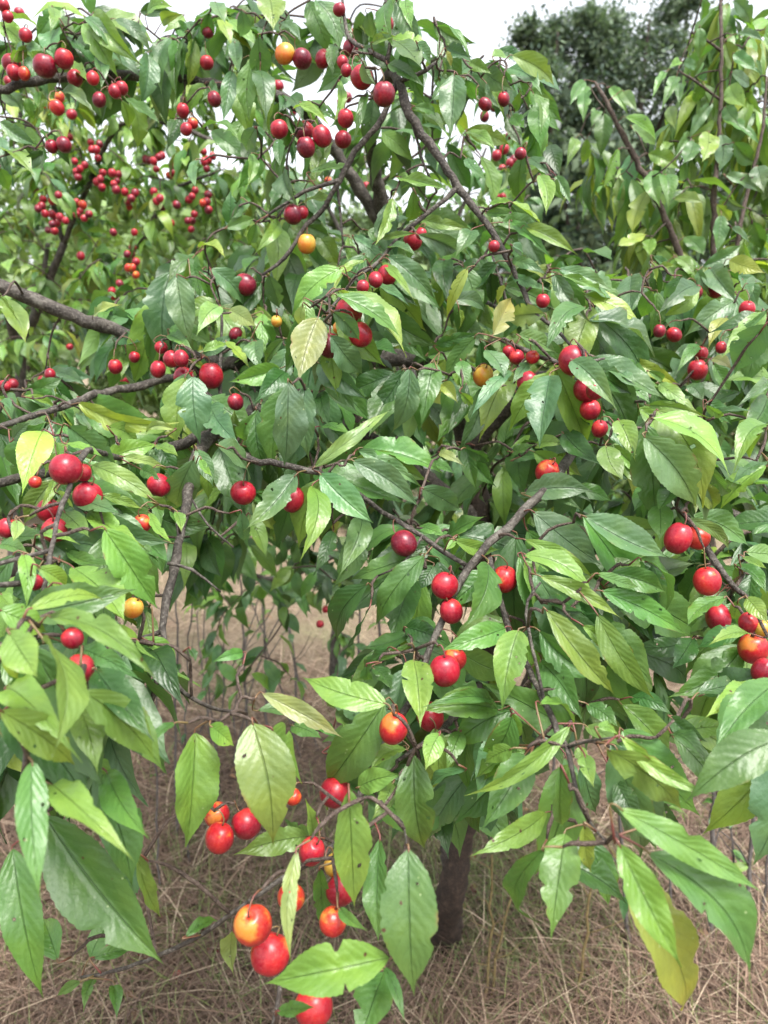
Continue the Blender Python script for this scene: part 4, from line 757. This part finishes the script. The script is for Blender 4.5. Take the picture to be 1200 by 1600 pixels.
# ------------------------------------------------------------------ far trees
def far_tree(name, label, cx, base_y, height, halfw, dist, n, col, group=None, leaf=0.2, cat='tree', nclump=46):
    x = (cx - 600) / F * (dist * FWD[1] + (height * .7 - 1.65) * FWD[2]); y = dist; tr = empty(name, label, cat, group)
    S, R = spline([[x, y, 0], [x + 0.1, y, height * 0.3], [x - 0.15, y, height * 0.6], [x, y, height * 0.9]], [height * .03, height * .024, height * .014, 0.03], 0.5)
    V, Fc = tube_mesh(*tube(S, R, 8, 0.04)); mesh_obj('trunk', V, np.array(Fc, dtype=object), M_TRUNK, tr)
    clumps = []
    for _ in range(nclump):
        h = rng.uniform(base_y, 0.93); r = halfw * math.sqrt(max(0.05, 1 - ((h - 0.6) / 0.42) ** 2))
        a = rng.uniform(0, 2 * math.pi); q = r * math.sqrt(rng.uniform(0.15, 1)) * 0.85
        clumps.append((x + q * math.cos(a), y + q * math.sin(a), h * height, rng.uniform(0.5, 1.15) * halfw * 0.33))
    for cxx, cyy, cz, cr_ in clumps[:9]:
        i = int(len(S) * rng.uniform(0.4, 0.8)); S2, R2 = spline([S[i], (S[i] + np.array([cxx, cyy, cz])) / 2 + [0, 0, .3], [cxx, cyy, cz]], [R[i] * .6, R[i] * .4, .02], 0.5)
        V, Fc = tube_mesh(*tube(S2, R2, 5)); mesh_obj('limb', V, np.array(Fc, dtype=object), M_TRUNK, tr)
    C = np.array(clumps); k = rng.integers(0, len(C), n); dirs = rng.normal(0, 1, (n, 3)); dirs /= np.linalg.norm(dirs, axis=1)[:, None]
    P = C[k, :3] + dirs * (C[k, 3] * np.abs(rng.normal(0, 0.62, n)))[:, None] * np.array([1, 1, 0.8])
    a = rng.normal(0, 1, (n, 3)); a /= np.linalg.norm(a, axis=1)[:, None]; b_ = np.cross(a, rng.normal(0, 1, (n, 3))); b_ /= np.linalg.norm(b_, axis=1)[:, None]
    s = (leaf * rng.uniform(0.5, 1.2, n))[:, None]
    V = np.stack([P - a * s, P + b_ * s * .45, P + a * s, P - b_ * s * .45], 1).reshape(-1, 3); Fc = np.arange(n * 4).reshape(n, 4)
    tint = np.array(col) * rng.uniform(0.65, 1.35, (n, 1)) * (0.8 + 0.4 * rng.random(len(C))[k])[:, None]
    o = mesh_obj('crown', V, Fc, M_LEAF_FAR, tr, np.tile([[.5, 0], [1, .5], [.5, 1], [0, .5]], (n, 1)), np.repeat(tint, 4, axis=0), smooth=False)
    return tr
FARC = (0.052, 0.090, 0.068)  # bluish crown colour paints in the haze; no air is modelled
def top(y, d): return 1.65 + d * (FWD[2] + (800 - y) / F * UPV[2]) / (FWD[1] + (800 - y) / F * UPV[1])
far_tree('tall_tree', 'dark hazy tree with rounded tufted crown left of the two tall trees', 866, .12, top(-25, 26), 2.1, 26, 44000, FARC, 'far tall trees', 0.115, 'tree', 70)
far_tree('tall_tree', 'broad dark hazy tree, the taller and wider one at upper right', 1005, .12, top(-45, 27), 3.3, 27, 60000, FARC, 'far tall trees', 0.115, 'tree', 90)
far_tree('tall_tree', 'dark tree low between the tall ones and the plum crown', 905, .05, top(200, 22), 2.3, 22, 14000, FARC, 'far tall trees')
far_tree('tall_tree', 'far tree behind the slender young tree at the right edge', 1190, .15, top(120, 30), 3.4, 30, 10000, (0.05, 0.085, 0.05), 'far tall trees')
for i, (cx, ty, d, hw, lab) in enumerate([(30, 330, 24, 3.2, 'far dull green tree at the left edge behind the blurred plum tree'), (230, 300, 26, 3.0, 'far dull green tree left of centre, mostly hidden by plum leaves'), (420, 260, 25, 3.0, 'far tree behind the upper middle of the plum crown'),
        (600, 300, 24, 3.0, 'far tree seen in the gap between the fork branches'), (760, 290, 23, 2.6, 'far tree below the sky gap right of the fork'), (-150, 300, 26, 3.5, 'far tree just outside the left edge'), (1330, 250, 26, 3.5, 'far tree just outside the right edge')]):
    far_tree('far_tree', lab, cx, .06, top(ty, d), hw, d, 8000, (0.085, 0.14, 0.055), 'far treeline')

SHR = ['at the left edge', 'second from the left edge', 'left of centre', 'behind the middle of the crown', 'right of the trunk', 'behind the right side of the crown', 'at the right edge']
for i, (cx, ty, d, hw, lab) in enumerate([(-60, 230, 7.5, 1.5, 0), (140, 250, 7.0, 1.5, 1), (340, 290, 7.8, 1.5, 2), (560, 430, 7.4, 1.2, 3), (780, 440, 7.9, 1.2, 4), (1000, 430, 7.3, 1.2, 5), (1210, 420, 7.6, 1.2, 6)]):
    far_tree('shrub', 'pale green leafy shrub across the dry field, ' + SHR[lab], cx, .03, top(ty, d), hw, d, 11000, (0.115, 0.19, 0.05), 'shrubs across the field', 0.07, 'shrub')

# ------------------------------------------------------------------ bare stems and weed stalks standing in the dead grass
def stem_thing(name, label, cat, group, pts, wd, mat, side=0):
    """pts from the foot up in photo pixels; the foot stands on the ground"""
    fx, fy = pts[0]; g_ = ground_at(fx, fy); d = float((g_ - CAM) @ FWD)
    P = [g_ - np.array([0, 0, .03])] + [at(x, y, d * (1 + 0.01 * i)) for i, (x, y) in enumerate(pts[1:], 1)]
    r = wd * d / F / 2
    S, R = spline(P, np.linspace(r, r * 0.55, len(P)), 0.04); S[1:] += rng.normal(0, 0.0025, (len(S) - 1, 3))
    V, Fc = tube_mesh(*tube(S, R, 7, 0.06))
    o = mesh_obj(name, V, np.array(Fc, dtype=object), mat); tag(o, label, cat, group)
    if mat is M_STEM:
        for k in range(int(rng.integers(2, 7))):   # a few small leaves
            q = S[int(len(S) * rng.uniform(0.35, 0.98))]; az = rng.uniform(0, 6.28)
            M = frame(np.array([math.cos(az), math.sin(az), -rng.uniform(0.1, 0.7)]), UP + rng.normal(0, .3, 3)); kk = int(rng.integers(6)); Lf = rng.uniform(0.04, 0.08)
            v, uv, f = TEMPL[kk]; mesh_obj('leaf', (v * Lf) @ M.T + q, f, M_LEAF_CROWD, o, uv, np.tile(jitter(TINT[rng.choice(list('gdl'))]), (len(v), 1)))
    for k in range(side):
        i = int(len(S) * (0.35 + 0.55 * (k + 0.5) / side)); q = S[i]; az = rng.uniform(0, 6.28); Ls = rng.uniform(0.03, 0.09) * (3 if mat is M_STEM else 1)
        e = q + np.array([math.cos(az), math.sin(az) * 0.5, rng.uniform(0.4, 1.0)]) * Ls
        S2, R2 = spline([q, (q + e) / 2 + rng.normal(0, .006, 3), e], [R[i] * .55, R[i] * .4, R[i] * .25], 0.02)
        v, f = tube_mesh(*tube(S2, R2, 5)); mesh_obj('side_shoot', v, np.array(f, dtype=object), mat, o)
    return o
STEMS = [([(330, 1180), (322, 1080), (308, 980), (316, 880)], 3, 'thin and pale, fourth from the hanging branch'), ([(455, 1150), (462, 1060), (448, 960), (455, 880)], 4, 'wavy, near the shaded back trunk'), ([(500, 1170), (470, 1080), (455, 990), (430, 890)], 3, 'leaning left near the shaded back trunk'),
 ([(365, 1150), (372, 1050), (398, 960), (420, 880)], 3, 'leaning right in the gap'), ([(300, 1160), (350, 1060), (392, 1000), (440, 930)], 3, 'lowest slanting one in the gap'), ([(560, 1190), (556, 1090), (562, 980), (555, 900)], 5, 'left of centre behind dark leaves'), ([(1040, 1500), (1046, 1400), (1040, 1290), (1052, 1180)], 5, 'behind the largest drooping leaf at right'), ([(1140, 1450), (1146, 1350), (1142, 1250)], 5, 'between the two dark stems at right'),
 ([(278, 1330), (274, 1180), (276, 1000), (270, 880)], 5, 'left of the rough hanging branch'), ([(296, 1370), (290, 1250), (292, 1100), (300, 930)], 4, 'just right of the rough hanging branch'),
 ([(388, 1240), (385, 1120), (380, 1000), (376, 870)], 5, 'above the long lime leaf at lower left'), ([(420, 1200), (417, 1100), (413, 980), (408, 850)], 5, 'near the small dark trunk behind'),
 ([(345, 1250), (330, 1100), (318, 980), (330, 860)], 3, 'leaning among the stems at lower left'), ([(470, 1180), (440, 1080), (400, 960), (360, 850)], 3, 'slanting left behind the lime leaves'), ([(360, 1200), (400, 1050), (450, 930), (470, 860)], 3, 'slanting right behind the lime leaves'),
 ([(592, 1230), (593, 1100), (592, 960), (590, 860)], 6, 'left of the trunk behind dark leaves'), ([(250, 1420), (246, 1300), (243, 1150), (248, 980)], 4, 'beside the large lime leaves at left'), ([(310, 1270), (345, 1130), (350, 1000), (340, 880)], 3, 'thin and crooked at lower left'),
 ([(1110, 1522), (1112, 1400), (1113, 1300), (1118, 1180)], 11, 'thick and dark right of the drooping leaf spray'), ([(1160, 1520), (1166, 1430), (1175, 1300), (1182, 1180)], 9, 'dark at the right edge'), ([(1190, 1480), (1197, 1380), (1205, 1250)], 6, 'at the very right edge'),
 ([(990, 1530), (978, 1400), (968, 1280), (962, 1150)], 8, 'behind the drooping leaf spray'), ([(866, 1330), (864, 1240), (870, 1120)], 7, 'right of the trunk'), ([(1090, 1180), (1150, 1240), (1210, 1290)][::-1], 6, 'slanting at the right edge')]
for pts, wd, where in STEMS: stem_thing('bare_stem', 'thin bare dark stem ' + where, 'stem', 'bare stems under the crown', pts, wd, M_STEM, 2)
for pts, wd, lab, sh in [([(752, 1612), (760, 1540), (767, 1467), (768, 1335)], 6, 'tall yellow brown weed stalk left of a shorter one', 4), ([(757, 1606), (770, 1530), (784, 1465), (798, 1400)], 5, 'shorter weed stalk with small pale shoots right of the trunk', 9), ([(893, 1615), (910, 1517), (920, 1407), (926, 1360)], 6, 'reddish brown weed stalk below the paired hanging leaves', 3)]:
    stem_thing('weed_stalk', lab, 'weed', 'weed stalks', pts, wd, M_STALK, sh)

# ------------------------------------------------------------------ plums
def plum_mesh(k):
    NU, NV = 28, 16; th = np.linspace(0, math.pi, NV + 1); ph = np.linspace(0, 2 * math.pi, NU, endpoint=False)
    T_, P_ = np.meshgrid(th, ph, indexing='ij')
    r = 1 - 0.075 * np.exp(-(np.minimum(P_, 2 * math.pi - P_) / 0.22) ** 2) * np.sin(T_)
    r = r - 0.20 * np.exp(-(T_ / 0.28) ** 2) - 0.05 * np.exp(-((math.pi - T_) / 0.25) ** 2) + 0.02 * np.sin(P_ * 2 + k) * np.sin(T_)
    V = np.stack([r * np.sin(T_) * np.cos(P_), r * np.sin(T_) * np.sin(P_), r * np.cos(T_) * (1.04 + 0.03 * k)], -1).reshape(-1, 3)
    i = np.arange((NV + 1) * NU).reshape(NV + 1, NU); j = np.roll(i, -1, 1)
    return V, np.stack([i[:-1], i[1:], j[1:], j[:-1]], -1).reshape(-1, 4)
PM = {}
def plum(p, r, code, label, group, sk=None, far=False, tilt=0.35):
    k = int(rng.integers(3)); key = (k, code)
    if key not in PM:
        V, Fc = plum_mesh(k); o = mesh_obj('plum', V, Fc, PLUM[code]); PM[key] = o.data
    else: o = bpy.data.objects.new('plum', PM[key]); COL.objects.link(o)
    tag(o, label, 'plum', group)
    rot = Matrix.Rotation(rng.normal(0, tilt), 4, 'X') @ Matrix.Rotation(rng.normal(0, tilt), 4, 'Y') @ Matrix.Rotation(rng.uniform(0, 6.28), 4, 'Z')
    mw = Matrix.Translation(Vector(p)) @ rot @ Matrix.Diagonal((r * rng.normal(1, .035), r * rng.normal(1, .035), r * rng.normal(1, .05), 1)); o.matrix_world = mw
    if sk is not None:
        topv = np.array(mw @ Vector((0, 0, 0.84))); upv = unit(np.array(mw.to_3x3() @ Vector((0, 0, 1))))
        q, dist, _ = sk.nearest(topv + upv * 0.012)
        S, R = spline([topv, topv + upv * 0.007, (topv + upv * 0.012 + q) / 2 + [0, 0, 0.15 * dist], q], [.0009, .0007, .0007, .001], 0.006)
        V, Fc = tube_mesh(*tube(S, R, 5)); inv = np.array(mw.inverted())
        V = V @ inv[:3, :3].T + inv[:3, 3]
        mesh_obj('stalk', V, np.array(Fc, dtype=object), M_PET, o)
    return o
ORD = ['first', 'second', 'third', 'fourth', 'fifth', 'sixth', 'seventh', 'eighth', 'ninth', 'tenth']
for phrase, s in PLUMS:
    L_ = [q.split(',') for q in s.split(';')]; L_.sort(key=lambda q: float(q[0])); n = len(L_)
    for i, q in enumerate(L_):
        x, y, dia = [float(v) for v in q[:3]]; code = q[3]; behind = len(q) > 4
        d = depth(x, y) + ((0.02 if y < 420 else 0.022) if behind else -0.03)
        if dia <= 16: d = min(max(d, 0.030 * F / dia), 2.6)
        r = dia * d / F / 2
        where = {1: '', 2: ('left' if i == 0 else 'right')}.get(n, 'leftmost' if i == 0 else 'rightmost' if i == n - 1 else 'middle' if n == 3 else ORD[i] + ' from left')
        ph_ = phrase.replace('spot ', '').replace('spots ', 'spots ')
        lab = f'{PLUM_WORD[code]} plum {ph_}' if n == 1 else f'{PLUM_WORD[code]} plum, {where} in the {phrase}'
        if len(lab.split()) > 16: print('LONG', lab)
        p = at(x, y, d); sk = None
        if dia > 16:
            grow_twig(TREE, SK, p + np.array([0, 0, r + 0.012]), 0.03); sk = SK
        plum(p, r, code, lab, 'plums on the branches', sk)
FAR_ROWS = [tuple(int(v) for v in s.split(',')) for s in FAR_PLUMS.split(';')]
FAR_ROWS.sort()
NUM = 'leftmost,second,third,fourth,fifth,sixth,seventh,eighth,ninth,tenth,eleventh,twelfth,thirteenth,fourteenth,fifteenth,sixteenth,seventeenth,eighteenth,nineteenth,twentieth,twenty-first,twenty-second,twenty-third,twenty-fourth,twenty-fifth,twenty-sixth,rightmost'.split(',')
for bi, (x, y, n) in enumerate(FAR_ROWS):
    bl = 'tiny plum of the blurred tree at upper left, in its ' + NUM[bi] + (' bunch' if 'most' in NUM[bi] else ' bunch from left')
    for k in range(n + (1 if n > 1 else 0)):
        d = rng.uniform(2.35, 2.6); a = k * 2.4 + rng.random(); rr = 5.2 * math.sqrt(k) * 1.25
        plum(at(x + rr * math.cos(a), y + rr * math.sin(a) * 1.2, d + rng.normal(0, .02)), rng.uniform(5.2, 6.6) * d / F, rng.choice(['R', 'R', 'R', 'D', 'D', 'R', 'R', 'R', 'D', 'O']), bl, 'plums in the ' + NUM[bi] + ' bunch of the blurred tree at upper left')
NTH = 'leftmost,second,third,fourth,fifth,sixth,seventh,eighth,ninth,tenth,eleventh,twelfth,thirteenth,fourteenth,fifteenth,sixteenth,seventeenth,eighteenth,rightmost'.split(',')
for i, s in enumerate(sorted(FALLEN.split(';'), key=lambda q: float(q.split(',')[0]))):
    x, y, code = s.split(','); g_ = ground_at(float(x), float(y)); r = rng.uniform(0.0105, 0.0135)
    plum(g_ + np.array([0, 0, r + hgt(g_[0], g_[1]) + 0.014]), r, code, f'small fallen {PLUM_WORD[code]} plum lying in the dead grass, {NTH[i]} from left'.replace('most from left', 'most'), 'fallen plums in the dead grass', tilt=1.5)
print('hand leaves', len(HAND), 'objects', len(bpy.data.objects))
